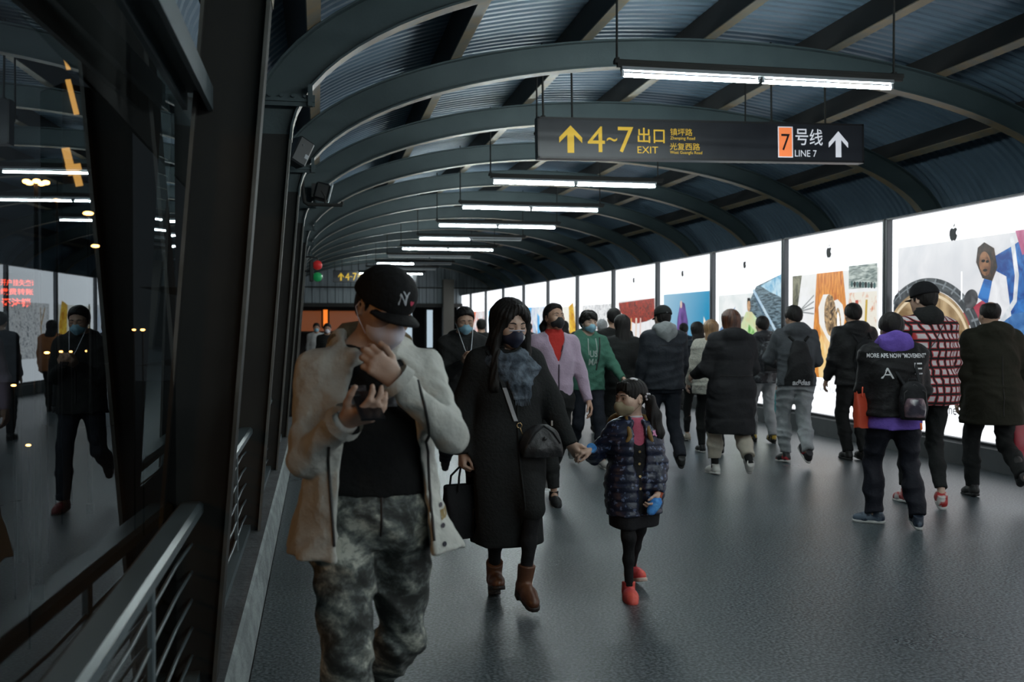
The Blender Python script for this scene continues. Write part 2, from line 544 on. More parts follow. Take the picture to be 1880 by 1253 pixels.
def put(m, s, size, x, z, y, bold=0.0, mi=0, width=None, height=None):
    vs, fs = text_geo(s, size, bold)
    x0 = min(v[0] for v in vs); x1 = max(v[0] for v in vs); z0 = min(v[1] for v in vs); z1 = max(v[1] for v in vs)
    kx = width / (x1 - x0) if width else 1.0
    kz = height / (z1 - z0) if height else 1.0
    m.add([(x + (v[0] - x0) * kx, y, z + (v[1] - z0) * kz) for v in vs], fs, mi)
def make_sign(cx, y, zb, W, H, label, group=None):
    e = empty('direction_sign', (cx, y, zb), 0, label, 'sign', group)
    m = MB(); m.box((0, 0.06, H / 2), (W, 0.12, H), bev=0.008); m.build('cabinet', SIGN_BLUE, e)
    m = MB()
    for zz in (0.006, H - 0.006): m.box((0, 0.06, zz), (W + 0.012, 0.132, 0.02))
    for xx in (-W / 2, W / 2): m.box((xx, 0.06, H / 2), (0.018, 0.132, H + 0.01))
    m.build('edge_trim', SIGN_EDGE, e)
    y0 = -0.0035
    def fx(px): return (px - 25) / (1832 - 25) * W - W / 2
    def fz(v): return (0.5 - v) * H + H / 2
    sx = W / 1807.0
    m = MB(); arrow_up(m, fx(194), H * 0.13, 122 * sx, H * 0.68, y0); m.build('exit_arrow', Y_INK, e)
    m = MB()
    put(m, '4', 1, fx(284), H * 0.16, y0, 0.0, 0, 92 * sx, H * 0.64)
    put(m, '~', 1, fx(386), H * 0.43, y0, 0.0, 0, 56 * sx, H * 0.10)
    put(m, '7', 1, fx(446), H * 0.16, y0, 0.0, 0, 84 * sx, H * 0.64)
    put(m, '出', 1, fx(553), H * 0.41, y0, 0.012, 0, 68 * sx, H * 0.38)
    put(m, '口', 1, fx(640), H * 0.41, y0, 0.012, 0, 60 * sx, H * 0.34)
    put(m, 'EXIT', 1, fx(551), H * 0.15, y0, 0.0, 0, 112 * sx, H * 0.17)
    put(m, '镇坪路', 1, fx(731), H * 0.61, y0, 0.0, 0, 122 * sx, H * 0.18)
    put(m, 'Zhenping Road', 1, fx(731), H * 0.485, y0, 0.0, 0, 136 * sx, H * 0.10)
    put(m, '光复西路', 1, fx(728), H * 0.245, y0, 0.0, 0, 166 * sx, H * 0.18)
    put(m, 'West Guangfu Road', 1, fx(728), H * 0.125, y0, 0.0, 0, 178 * sx, H * 0.10)
    m.build('exit_lettering', Y_INK, e)
    m = MB(); x0, x1 = fx(1335), fx(1421)
    m.add([(x0, y0, H * 0.10), (x1, y0, H * 0.10), (x1, y0, H * 0.90), (x0, y0, H * 0.90)], [(0, 1, 2, 3)], 1)
    q = 0.011
    m.add([(x0 + q, y0 - .001, H * 0.10 + q), (x1 - q, y0 - .001, H * 0.10 + q), (x1 - q, y0 - .001, H * 0.90 - q), (x0 + q, y0 - .001, H * 0.90 - q)], [(0, 1, 2, 3)], 0)
    put(m, '7', 1, fx(1354), H * 0.28, y0 - .002, 0.0, 2, 50 * sx, H * 0.43)
    m.build('line_number_badge', [O_INK, W_INK, K_INK], e)
    m = MB()
    put(m, '号', 1, fx(1436), H * 0.43, y0, 0.006, 0, 74 * sx, H * 0.42)
    put(m, '线', 1, fx(1518), H * 0.43, y0, 0.006, 0, 76 * sx, H * 0.42)
    put(m, 'LINE 7', 1, fx(1432), H * 0.13, y0, 0.0, 0, 126 * sx, H * 0.17)
    m.build('line_lettering', W_INK, e)
    m = MB(); arrow_up(m, fx(1686), H * 0.13, 114 * sx, H * 0.68, y0); m.build('line_arrow', W_INK, e)
    for px, dy in ((58, 0.0), (218, 0.12), (1315, 0.0), (1640, 0.12)):
        xx = fx(px)
        t = PI - math.acos(max(-1, min(1, (cx - bend(y) + xx - AX) / (AA + 0.3)))); zz = arch(t, 0.31)[1] + 0.1
        m = MB(); m.cyl((xx, 0.06 + dy * 0.4, H), (xx, 0.06 + dy * 0.4, zz - zb), 0.011, 8); m.cyl((xx, 0.06 + dy * 0.4, H), (xx, 0.06 + dy * 0.4, H + 0.025), 0.026, 8)
        m.build('hanger_rod', STEEL_DARK, e)
    return e
sg = make_sign(3.98, 9.98, 3.30, 3.58, 0.41, 'dark hanging sign with yellow exit numbers and white arrow, nearest of the two')
sg.rotation_euler.y = math.radians(-0.95)
make_sign(2.9 + bend(37), 37.0, 3.2, 3.0, 0.42, 'dark hanging sign far down the bridge above the crowd')
# ================================================================ right wall: light boxes with posters
BOX_Z0, BOX_Z1 = 0.27, 2.95
BOX_P = 2.9
FRAME_MAT = mat('box frame', (0.07, 0.075, 0.082), 0.4, 0.3)
PLINTH = mat('grey plinth', (0.085, 0.092, 0.095), 0.5, 0.0, (0.105, 0.112, 0.115), 3.0)
PANEL = glow('white backlit sheet', (0.93, 0.96, 1.0), BOX_STRENGTH)
INK = mat('black print', (0.01, 0.01, 0.012), 0.5)
def ink(name, c1, c2=None, scale=3.0, stretch=None, kind='noise', contrast=(0.35, 0.65), detail=4, dist=1.0):
    """backlit print in one or two colours"""
    c2 = c2 or c1
    if 'ink ' + name in MATS: return MATS['ink ' + name]
    m = bpy.data.materials.new('ink ' + name)
    n, l, b = nodes_of(m)
    b.inputs['Base Color'].default_value = (0.02, 0.02, 0.02, 1); b.inputs['Roughness'].default_value = 0.35
    tc = n.new('ShaderNodeTexCoord'); mp = n.new('ShaderNodeMapping')
    mp.inputs['Scale'].default_value = stretch or (1, 1, 1)
    l.new(tc.outputs['Object'], mp.inputs[0])
    if kind == 'wave':
        t = n.new('ShaderNodeTexWave'); t.inputs['Scale'].default_value = scale; t.inputs['Distortion'].default_value = dist; t.bands_direction = 'DIAGONAL'
        f = t.outputs['Fac']
    elif kind == 'grad':
        t = n.new('ShaderNodeSeparateXYZ'); f = t.outputs[1]
    else:
        t = n.new('ShaderNodeTexNoise'); t.inputs['Scale'].default_value = scale; t.inputs['Detail'].default_value = detail; t.inputs['Distortion'].default_value = dist
        f = t.outputs['Fac']
    l.new(mp.outputs[0], t.inputs[0])
    r = n.new('ShaderNodeValToRGB')
    r.color_ramp.elements[0].position = contrast[0]; r.color_ramp.elements[1].position = contrast[1]
    r.color_ramp.elements[0].color = (*c1, 1); r.color_ramp.elements[1].color = (*c2, 1)
    l.new(f, r.inputs[0]); l.new(r.outputs[0], b.inputs['Emission Color'])
    b.inputs['Emission Strength'].default_value = PRINT_STRENGTH
    MATS['ink ' + name] = m
    return m
class Art:
    """flat print on one panel; u runs along the wall away from the viewer (0..1), v up (0..1)"""
    def __init__(self, w, h):
        self.m = MB(); self.w = w; self.h = h; self.layer = 0; self.mats = []; self.dv = 0; self.du = 0
    def poly(self, pts, mt):
        # image left (u=0 in art space) is the FAR end of the panel, so u is mirrored onto the wall
        if mt not in self.mats: self.mats.append(mt)
        self.layer += 1
        x = -0.004 - 0.0004 * self.layer
        self.m.add([(x, (1 - min(max(u + self.du, .015), .985)) * self.w, (v + self.dv) * self.h) for u, v in pts], [tuple(range(len(pts)))], self.mats.index(mt))
        return self
    def rect(self, u0, v0, u1, v1, mt):
        return self.poly([(u0, v0), (u1, v0), (u1, v1), (u0, v1)], mt)
    def ell(self, u, v, ru, rv, mt, rot=0.0, a0=0, a1=360, n=28):
        c, s = math.cos(rot), math.sin(rot); pts = []
        for i in range(n if a1 - a0 >= 360 else n + 1):
            t = math.radians(a0 + (a1 - a0) * i / n)
            x, y = ru * math.cos(t), rv * math.sin(t)
            k = self.h / self.w
            pts.append((u + x * c - y * s * k, v + x * s / k + y * c))
        return self.poly(pts, mt)
    def ring(self, u, v, ru, rv, th, mt, a0=0, a1=360, n=36):
        if mt not in self.mats: self.mats.append(mt)
        self.layer += 1; x = -0.004 - 0.0004 * self.layer
        vs = []; fs = []
        for i in range(n + 1):
            t = math.radians(a0 + (a1 - a0) * i / n)
            for k in (1, 1 - th):
                vs.append((x, (1 - min(max(u + ru * k * math.cos(t), .015), .985)) * self.w, (v + rv * k * math.sin(t)) * self.h))
            if i: fs.append((2 * i - 2, 2 * i - 1, 2 * i + 1, 2 * i))
        self.m.add(vs, fs, self.mats.index(mt)); return self
    def band(self, pts, w, mt):
        """ribbon of half width w (in v) along points"""
        k = self.h / self.w; L = []; R = []
        for i, (u, v) in enumerate(pts):
            a = pts[max(i - 1, 0)]; b = pts[min(i + 1, len(pts) - 1)]
            dx, dy = (b[0] - a[0]) / k, b[1] - a[1]; d = math.hypot(dx, dy) or 1
            L.append((u - dy / d * w * k, v + dx / d * w)); R.append((u + dy / d * w * k, v - dx / d * w))
        for i in range(len(pts) - 1): self.poly([L[i], L[i + 1], R[i + 1], R[i]], mt)
        return self
    def text(self, s, size, u, v, mt, align='LEFT', bold=0.0):
        if mt not in self.mats: self.mats.append(mt)
        self.layer += 1; x = -0.004 - 0.0004 * self.layer
        vs, fs = text_geo(s, size, bold, 0, align)
        self.m.add([(x, (1 - u) * self.w - p[0], v * self.h + p[1]) for p in vs], fs, self.mats.index(mt)); return self

def emblem(art, u, v, s):
    """small dark fruit silhouette with a bite and a leaf"""
    k = art.h / art.w
    out = []
    prof = [(0, .34), (.16, .42), (.34, .38), (.42, .26), (.30, .14), (.28, -.02), (.44, -.14), (.36, -.34), (.2, -.5), (.08, -.48), (0, -.45),
            (-.08, -.48), (-.2, -.5), (-.36, -.34), (-.46, -.06), (-.44, .2), (-.32, .38), (-.16, .42)]
    art.poly([(u + x * s * k, v + y * s) for x, y in prof], INK)
    art.poly([(u + x * s * k, v + y * s) for x, y in [(0, .46), (.02, .6), (.16, .74), (.17, .62), (.1, .5)]], INK)

W_ = PANEL
def art_car(a):
    # wide tyre arch and a figure in a blue jacket
    a.rect(0.05, 0.2, 0.99, 0.86, ink('pale sky', (0.72, 0.74, 0.78), (0.9, 0.9, 0.92), 1.2))
    a.rect(0.05, 0.2, 0.99, 0.40, ink('road', (0.55, 0.5, 0.5), (0.75, 0.72, 0.72), 4))
    a.poly([(0.05, .66), (0.2, .50), (0.4, .44), (.4, .38), (.05, .40)], ink('maroon wing', (0.12, 0.02, 0.03), (0.3, 0.06, 0.07), 3))
    a.poly([(0.52, .54), (0.95, .72), (.95, .64), (0.52, .47)], ink('red wing', (0.35, 0.03, 0.06), (0.55, 0.1, 0.14), 3))
    a.ring(0.27, .37, .39, .335, .16, ink('tyre', (0.02, 0.025, 0.03), (0.09, 0.10, 0.11), 9), -10, 190)
    for i in range(17):
        t = math.radians(4 + i * 10.8)
        a.band([(0.27 + .388 * math.cos(t), .37 + .333 * math.sin(t)), (0.27 + .345 * math.cos(t + .03), .37 + .296 * math.sin(t + .03))], .005, ink('tread gap', (0.22, 0.25, 0.27)))
    a.ring(0.27, .37, .37, .318, .02, ink('tread line', (0.2, 0.23, 0.25)), 0, 180)
    a.ring(0.27, .37, .325, .28, .34, ink('bronze rim', (0.22, 0.13, 0.05), (0.55, 0.40, 0.22), 3), -10, 190)
    a.ring(0.27, .37, .31, .266, .05, ink('bronze light', (0.8, 0.66, 0.45)), 10, 170)
    a.ell(0.27, .36, .21, .185, ink('hub pale', (0.75, 0.7, 0.7), (0.95, 0.92, 0.92), 3))
    a.ell(0.27, .35, .14, .12, ink('hub red', (0.55, 0.1, 0.08), (0.8, 0.4, 0.35), 5))
    a.dv = .085; a.du = .02
    J = ink('blue jacket', (0.01, 0.05, 0.26), (0.04, 0.22, 0.62), 4, dist=2)
    a.poly([(.60, .52), (.68, .68), (.80, .72), (.95, .78), (.95, .40), (.8, .38), (.72, .46)], J)
    a.poly([(.72, .44), (.95, .46), (.95, .2), (.80, .2), (.7, .3)], ink('blue jeans', (0.03, 0.12, 0.35), (0.1, 0.28, 0.6), 6))
    a.poly([(.66, .48), (.70, .63), (.77, .60), (.80, .44), (.72, .40)], ink('white shirt', (0.75, 0.76, 0.8), (0.92, 0.93, 0.96), 4))
    a.band([(.80, .76), (.83, .60), (.82, .50), (.76, .43), (.66, .44)], .012, ink('chrome', (0.6, 0.65, 0.7), (0.95, 0.97, 1), 6))
    a.poly([(.82, .78), (.95, .78), (.95, .70), (.86, .68)], ink('pink arm', (0.45, 0.08, 0.2), (0.6, 0.2, 0.35), 4))
    a.poly([(.59, .67), (.60, .73), (.64, .75), (.70, .72), (.72, .64), (.69, .585), (.63, .60)], ink('dark braids', (0.015, 0.01, 0.01), (0.07, 0.035, 0.02), 14))
    a.ell(.645, .66, .034, .052, ink('brown skin', (0.13, 0.05, 0.02), (0.36, 0.17, 0.08), 8), .25)
    a.ell(.635, .672, .012, .006, INK); a.ell(.66, .668, .01, .006, INK); a.ell(.647, .632, .014, .006, INK)
    a.dv = a.du = 0
    a.ell(.58, .60, .045, .04, ink('mirror shell', (0.02, 0.02, 0.025), (0.12, 0.12, 0.13), 6), .3)
    a.band([(.52, .72), (.52, .60)], .004, W_)
    a.text('iPhone 11 拍摄', 0.165, 0.33, 0.095, INK)
def art_heart(a):
    O = ink('orange hair', (0.5, 0.12, 0.01), (0.95, 0.42, 0.08), 3.0, (1, 6, 1), dist=2)
    a.rect(.05, .2, .93, .78, ink('white haze', (0.86, 0.87, 0.85), (0.95, 0.96, 0.98), 2))
    a.poly([(.05, .78), (.16, .78), (.10, .55), (.05, .48)], ink('olive edge', (0.05, 0.05, 0.03), (0.3, 0.3, 0.2), 7))
    for i in range(7):
        a.band([(.13, .56 - i * .004), (.07 + .035 * i, .22)], .006, ink('black line', (0.02, 0.02, 0.02)))
    for i in range(4):
        a.band([(.13, .57), (.30, .66 - .035 * i)], .004, ink('grey line', (0.3, 0.32, 0.33)))
    a.poly([(.33, .78), (.60, .78), (.63, .62), (.66, .44), (.56, .26), (.48, .2), (.27, .2), (.30, .5)], O)
    a.poly([(.36, .50), (.48, .60), (.60, .55), (.62, .40), (.52, .28), (.42, .34)], ink('face', (0.85, 0.42, 0.12), (1.0, 0.72, 0.36), 3))
    H = ink('white frame', (0.92, 0.9, 0.84), (1, 1, 1), 2)
    hp = [(.46, .66), (.40, .66), (.35, .59), (.36, .50), (.44, .42), (.56, .33), (.60, .42), (.62, .53), (.60, .60), (.55, .63), (.50, .62)]
    a.poly(hp, H)
    a.ell(.475, .545, .062, .115, ink('lens', (0.05, 0.03, 0.02), (0.75, 0.5, 0.25), 6, dist=3), .1)
    a.ell(.56, .50, .026, .085, ink('lens'  , (0.05, 0.03, 0.02)), .1)
    a.ell(.56, .50, .012, .06, W_, .1)
    a.poly([(.34, .35), (.38, .44), (.48, .30), (.46, .2), (.36, .2)], ink('gold cheek', (0.95, 0.6, 0.2), (1, 0.85, 0.5), 3))
    a.rect(.66, .68, .92, .80, ink('station roof', (0.08, 0.13, 0.12), (0.6, 0.66, 0.62), 5, (1, 1, 6)))
    for i in range(9): a.ell(.69 + .026 * i, .705 - .002 * i, .011, .016, INK if i % 2 else ink('dark teal', (0.03, .1, .1)))
    a.rect(.66, .40, .92, .66, ink('station blur', (0.9, 0.86, 0.76), (0.75, 0.25, 0.1), 6, contrast=(0.55, 0.7)))
    a.band([(.74, .62), (.745, .46)], .015, ink('red coat', (0.5, 0.05, 0.03), (.8, .3, .2), 5)); a.band([(.66, .60), (.66, .46)], .015, ink('dark coat', (0.1, 0.04, 0.03)))
    a.band([(.83, .62), (.82, .48)], .010, ink('gold coat', (0.6, 0.4, 0.05)))
    a.text('上海地铁 · 竖起来看', 0.075, 0.34, 0.125, ink('grey print', (0.35, 0.37, 0.4)))
def art_green(a):
    a.rect(.05, .2, .95, .70, ink('pale air', (0.80, 0.86, 0.86), (0.95, 0.97, 0.97), 2))
    B = ink('dark facade', (0.015, 0.035, 0.05), (0.2, 0.3, 0.36), 5, (1, 1, 9), contrast=(0.4, 0.6))
    a.poly([(.50, .62), (.62, .74), (.95, .80), (.95, .2), (.80, .2)], B)
    a.poly([(.68, .74), (.95, .80), (.95, .66), (.80, .70)], ink('blue sky', (0.1, 0.4, 0.65), (0.6, 0.8, 0.9), 5))
    a.band([(.58, .72), (.95, .40)], .012, ink('light beam', (0.35, 0.55, 0.75), (.6, .75, .85), 4)); a.band([(.58, .70), (.95, .33)], .005, ink('line blue', (0.05, 0.12, 0.2)))
    a.poly([(.05, .45), (.05, .38), (.30, .58), (.32, .62)], ink('blue beam', (0.05, 0.16, 0.4), (0.3, .45, .65), 5))
    for i in range(4): a.band([(.20 + .03 * i, .2), (.38 + .02 * i, .55)], .008, ink('black bar', (0.04, 0.05, 0.05)))
    G = ink('green coat', (0.05, 0.30, 0.04), (0.45, 0.75, 0.30), 4, dist=2)
    a.poly([(.48, .58), (.56, .58), (.70, .50), (.84, .36), (.86, .2), (.28, .2), (.30, .38)], ink('pale cape', (0.7, 0.66, 0.36), (0.62, 0.86, 0.55), 4))
    a.poly([(.52, .50), (.60, .46), (.66, .2), (.42, .2)], G); a.poly([(.30, .34), (.42, .30), (.42, .2), (.26, .2)], G)
    a.ell(.52, .62, .024, .04, ink('tan face', (0.45, 0.25, 0.12), (0.75, .5, .3), 6)); a.poly([(.495, .62), (.50, .67), (.54, .67), (.548, .62), (.535, .65), (.505, .65)], INK)
    a.text('上海 · 竖起来看', 0.075, 0.40, 0.125, ink('grey print', (0.35, 0.37, 0.4)))
def art_sky(a):
    a.rect(.08, .2, .94, .74, ink('sky fade', (0.0, 0.28, 0.52), (0.34, 0.56, 0.72), 1, (1, 0.36, 1), 'grad', contrast=(0.1, .92)))
    a.poly([(.34, .2), (.34, .40), (.36, .55), (.42, .68), (.50, .66), (.56, .52), (.55, .36), (.50, .2)], ink('purple cloth', (0.03, 0.01, 0.10), (0.20, 0.10, 0.38), 3))
    a.poly([(.28, .2), (.31, .36), (.38, .46), (.45, .36), (.52, .24), (.53, .2)], ink('orange cloth', (0.75, 0.20, 0.02), (1, 0.5, 0.12), 4))
    a.ell(.43, .655, .02, .03, ink('pale skin', (0.75, .55, .45)))
    a.poly([(.84, .56), (.90, .50), (.92, .2), (.82, .2)], ink('cream edge', (0.85, 0.75, 0.6), (0.97, .93, .85), 4))
def art_tree(a):
    a.rect(.08, .2, .94, .72, ink('white cloth', (0.80, 0.80, 0.82), (0.96, 0.97, 0.99), 4, (1, 7, 0.7)))
    a.poly([(.08, .70), (.92, .72), (.93, .56), (.75, .53), (.5, .51), (.30, .55), (.12, .62)], ink('red leaves', (0.04, 0.03, 0.03), (0.55, 0.06, 0.03), 9, dist=2))
    for u, w, c in ((.32, .018, 'black stem'), (.40, .014, 'orange stem'), (.52, .02, 'pale stem'), (.62, .014, 'rose stem')):
        a.band([(u, .56), (u - .01, .4), (u + .01, .2)], w, ink(c, {'black stem': (.05, .03, .03), 'orange stem': (.8, .42, .16), 'pale stem': (.85, .7, .6), 'rose stem': (.8, .6, .55)}[c]))
    a.poly([(.54, .2), (.56, .36), (.60, .40), (.62, .30), (.61, .2)], ink('red flame', (0.7, 0.07, 0.01), (0.95, .3, .05), 4))
def art_white(a):
    a.rect(.10, .2, .94, .70, ink('marble', (0.25, 0.27, 0.30), (0.96, 0.97, 0.98), 7, dist=2.5, contrast=(0.35, 0.5)))
    a.band([(.2, .66), (.3, .46)], .012, ink('brown twig', (0.5, 0.35, 0.2)))
    a.band([(.30, .66), (.26, .2)], .01, ink('brown twig', (0.5, 0.35, 0.2)))
def art_gold(a):
    a.rect(.08, .2, .94, .70, ink('pale yellow', (0.95, 0.93, 0.8), (0.98, 0.98, 0.95), 3))
    a.poly([(.70, .70), (.84, .74), (.92, .5), (.90, .2), (.66, .2), (.72, .45)], ink('gold fire', (0.55, 0.22, 0.01), (1, 0.70, 0.08), 5, dist=2))
    a.poly([(.12, .50), (.30, .36), (.5, .2), (.12, .2)], ink('orange ground', (0.8, 0.25, 0.04), (1, .75, .3), 5))
    a.band([(.12, .72), (.10, .2)], .02, ink('dark frond', (0.06, 0.05, 0.02)))
    a.band([(.22, .66), (.40, .5)], .008, ink('dark frond', (0.06, 0.05, 0.02)))
def art_mix(a, c1, c2, c3, seed):
    r = random.Random(seed)
    n = 'mix%d' % seed
    a.rect(.1, .2, .92, .72, ink(n + 'a', (0.90, 0.94, 0.97), tuple(0.5 * x + 0.45 for x in c1), 2.5))
    for i in range(5):
        u = r.uniform(.12, .75); w = r.uniform(.06, .2); v = r.uniform(.45, .72)
        a.poly([(u, .2), (u + r.uniform(-.04, .06), v), (u + w * .6, v - .04), (u + w, .2)], ink(n + 'bcdef'[i % 3], (c1, c2, c3)[i % 3], tuple(min(1, x * 1.8 + .05) for x in (c1, c2, c3)[i % 3]), 4))
    a.poly([(.1, .72), (.3, .72), (.22, .6), (.1, .5)], ink(n + 'b', c1))
ARTS = {2: art_car, 3: art_heart, 4: art_green, 5: art_sky, 6: art_tree, 7: art_white, 8: art_gold,
        9: lambda a: art_mix(a, (.05, .3, .7), (.85, .16, .03), (.3, .3, .32), 9), 10: lambda a: art_mix(a, (.4, .1, .1), (.1, .3, .5), (.8, .5, .3), 10),
        11: lambda a: art_mix(a, (.04, .35, .75), (.05, .1, .2), (.7, .3, .1), 11), 12: lambda a: art_mix(a, (.6, .12, .05), (.1, .2, .3), (.2, .5, .7), 12),
        13: lambda a: art_mix(a, (.05, .2, .5), (.3, .3, .35), (.7, .2, .1), 13), 1: lambda a: art_mix(a, (.1, .3, .5), (.5, .2, .1), (.2, .2, .25), 1),
        0: lambda a: art_mix(a, (.5, .3, .1), (.1, .3, .3), (.2, .2, .25), 0)}
LAB = {0: 'backlit advertising box beside the camera, nearest of the row', 1: 'backlit advertising box just outside the right edge, second of the row',
       2: 'backlit advertising box with a tyre and a figure in a blue jacket', 3: 'backlit advertising box with an orange face in white heart glasses',
       4: 'backlit advertising box with a green caped figure before dark facades', 5: 'backlit advertising box with a purple and orange figure on blue sky',
       6: 'backlit advertising box with red foliage over white cloth', 7: 'backlit advertising box with a grey and white marbled picture',
       8: 'backlit advertising box with a golden shape at its right edge', 9: 'backlit advertising box with blue and orange wedges, next beyond the golden one',
       10: 'backlit advertising box, fourth from the far end of the row', 11: 'backlit advertising box, third from the far end of the row',
       12: 'backlit advertising box, second from the far end of the row', 13: 'backlit advertising box at the far end of the row'}
def light_box(i):
    y0 = 8.95 + BOX_P * (i - 2); y1 = y0 + BOX_P
    p0 = Vector((7.2 + bend(y0), y0, BOX_Z0)); p1 = Vector((7.2 + bend(y1), y1, BOX_Z0))
    d = p1 - p0; rz = math.atan2(-d.x, d.y); L = d.length - 0.02; H = BOX_Z1 - BOX_Z0
    e = empty('light_box', p0, rz, LAB[i], 'advertising light box', 'row of backlit advertising boxes on the right wall')
    fw = 0.045
    m = MB()
    m.box((0.13, L / 2, H / 2), (0.2, L - 0.05, H - 0.01))                      # body
    m.box((0.0, fw / 2, H / 2), (0.10, fw, H), bev=0.006); m.box((0.0, L - fw / 2, H / 2), (0.10, fw, H), bev=0.006)
    m.box((0.0, L / 2, fw / 4), (0.10, L, fw / 2), bev=0.004); m.box((0.0, L / 2, H - fw / 4), (0.10, L, fw / 2), bev=0.004)
    m.build('frame', FRAME_MAT, e)
    m = MB(); m.add([(0.028, fw, fw / 2), (0.028, L - fw, fw / 2), (0.028, L - fw, H - fw / 2), (0.028, fw, H - fw / 2)], [(0, 1, 2, 3)][::-1])
    m.f = [f[::-1] for f in m.f]
    pn = m.build('backlit_panel', PANEL, e)
    a = Art(L - 2 * fw, H - fw); ARTS[i](a)
    o = a.m.build('poster_print', a.mats, e, (0.028, fw, fw / 2))
    if i >= 2 and i < 7:
        b = Art(L - 2 * fw, H - fw); emblem(b, 0.455, 0.89, 0.062 if i < 4 else 0.05); b.m.build('emblem', b.mats, e, (0.028, fw, fw / 2))
ARTS.update({-k: (lambda a, k=k: art_mix(a, (.2 * k, .2, .3), (.3, .1 * k, .1), (.2, .2, .25), 20 + k)) for k in (1, 2, 3, 4)})
LAB.update({-k: 'backlit advertising box behind the camera, %s one back' % ordinal(k - 1) for k in (1, 2, 3, 4)})
for i in range(-4, 14): light_box(i)
# plinth and upper closing panel behind the boxes
ysw = [3.1 + 0.0, 14] + [15 + 1.5 * i for i in range(19)] + [Y_FAR]
m = MB()
m.sweep([[(7.12 + bend(y), y, 0), (7.12 + bend(y), y, 0.235), (7.17 + bend(y), y, 0.265), (7.45 + bend(y), y, 0.265)] for y in [Y_NEAR] + ysw], closed=False)
m.sweep([[(7.46 + bend(y), y, 0.0), (7.46 + bend(y), y, 2.9), (8.3 + bend(y), y, 2.9)] for y in [Y_NEAR] + ysw], closed=False)
structure(m.build('wall_right', PLINTH), 'grey plinth and backing wall of the advertising boxes')
# ================================================================ far end of the bridge
yb = Y_FAR; b = bend(yb)
SHEET = mat('end wall sheet', (0.24, 0.28, 0.30), 0.5, 0.2)
m = MB(); x = -1.5; rng = []
while x < 9.0:
    rng += [(x, 0), (x + .16, 0), (x + .19, -.05), (x + .29, -.05), (x + .32, 0)]; x += .32
m.sweep([[(xx + b, yb + dy, z) for xx, dy in rng] for z in (2.55, 4.8)], closed=False)
m.box((3.8 + b, yb - 0.1, 2.50), (10.5, 0.22, 0.16), mi=1); m.box((3.8 + b, yb - 0.06, 3.25), (10.5, 0.1, 0.05), mi=1)
m.box((6.6 + b, yb - 0.3, 1.7), (0.45, 0.5, 3.8), mi=2)
structure(m.build('wall_back', [SHEET, STEEL_DARK, mat('end pillar', (0.10, 0.10, 0.085), 0.6)]), 'corrugated end wall above the far passage')
m = MB(); m.sweep([[(-6 + b, yb, -0.002), (12 + b, yb, -0.002)], [(-6 + b, yb + 12, -0.002), (12 + b, yb + 12, -0.002)]], closed=False); m.f = [f[::-1] for f in m.f]
m.add([(-6 + b, yb + 12, 0), (12 + b, yb + 12, 0), (12 + b, yb + 12, 5), (-6 + b, yb + 12, 5)], [(0, 3, 2, 1)])
m.add([(-6 + b, yb, 3.2), (12 + b, yb, 3.2), (12 + b, yb + 12, 3.2), (-6 + b, yb + 12, 3.2)], [(0, 1, 2, 3)])
structure(m.build('wall_hall', mat('hall dark', (0.05, 0.05, 0.05), 0.6)), 'dark hall beyond the far end of the bridge')
SHOPW = glow('shop light', (0.62, 0.78, 0.9), 0.55); SHOPO = glow('orange shop sign', (1.0, 0.22, 0.02), 0.85); SHOPB = glow('dim amber shop', (0.35, 0.09, 0.02), 0.28)
def shop(name, x0, x1, z0, z1, yy, m_, label):
    e = empty(name, ((x0 + x1) / 2 + b, yy, z0), 0, label, 'shop front')
    w = x1 - x0; h = z1 - z0
    m = MB(); m.box((0, 0.05, h / 2), (w, 0.06, h)); m.build('lit_panel', m_, e)
    m = MB()
    for xx in (-w / 2, w / 2): m.box((xx, 0, h / 2), (0.08, 0.1, h))
    for zz in (0, h): m.box((0, 0, zz), (w, 0.1, 0.08))
    m.build('shop_frame', STEEL_DARK, e)
shop('shop_window', 4.6, 5.5, 0.4, 2.3, yb + 4, SHOPW, 'pale lit shop window beyond the far end, wider one')
shop('shop_window', 6.0, 6.35, 0.6, 2.4, yb + 3, SHOPW, 'narrow pale lit shop window beyond the far end beside the pillar')
shop('shop_window', 3.6, 4.3, 1.0, 2.1, yb + 4.2, SHOPW, 'dim blue shop window in the middle of the far end')
shop('amber_shop', 0.3, 3.4, 1.35, 2.35, yb + 3.5, SHOPB, 'dim amber shop front beyond the far end')
shop('shop_sign', 1.35, 1.62, 1.55, 2.4, yb + 3.2, SHOPO, 'upright orange shop sign beyond the far end')
# ================================================================ fittings on the columns
p = pix(583, 498, 15.12)
e = empty('signal_light', p, 0, 'pair of round red and green lamps high on the left columns', 'signal light')
for nm, dz, cl in (('red_lens', 0.088, (0.55, 0.03, 0.03)), ('green_lens', -0.088, (0.02, 0.32, 0.10))):
    m = MB(); m.ball((0, 0, dz), 0.072, 20, 12); o = m.build(nm, mat('lens ' + nm, cl, 0.12, emit=0.12), e); o['label'] = nm.split('_')[0] + ' glass lens'
m = MB(); m.tube([(0.0, 0, 0.16), (0, 0, 0.20), (-0.12, 0, 0.21), (-0.42, 0, 0.21)], 0.012, 8); m.box((-0.09, 0.0, 0), (0.06, 0.10, 0.32), bev=0.01); m.tube([(-0.1, 0, 0), (-0.42, 0, 0)], 0.015, 8)
m.build('bracket', BLACK_METAL, e)
p = pix(597, 356, 12.05)
e = empty('floodlight', p, 0, 'boxy floodlight on a pipe arm high on a left column', 'floodlight')
m = MB(); m.box((-0.04, 0, 0.02), (0.17, 0.22, 0.2), Matrix.Rotation(0.25, 3, 'Y'), bev=0.02)
for k in range(5): m.box((-0.13, -0.08 + 0.04 * k, 0.03), (0.06, 0.008, 0.16))
m.build('lamp_body', BLACK_METAL, e)
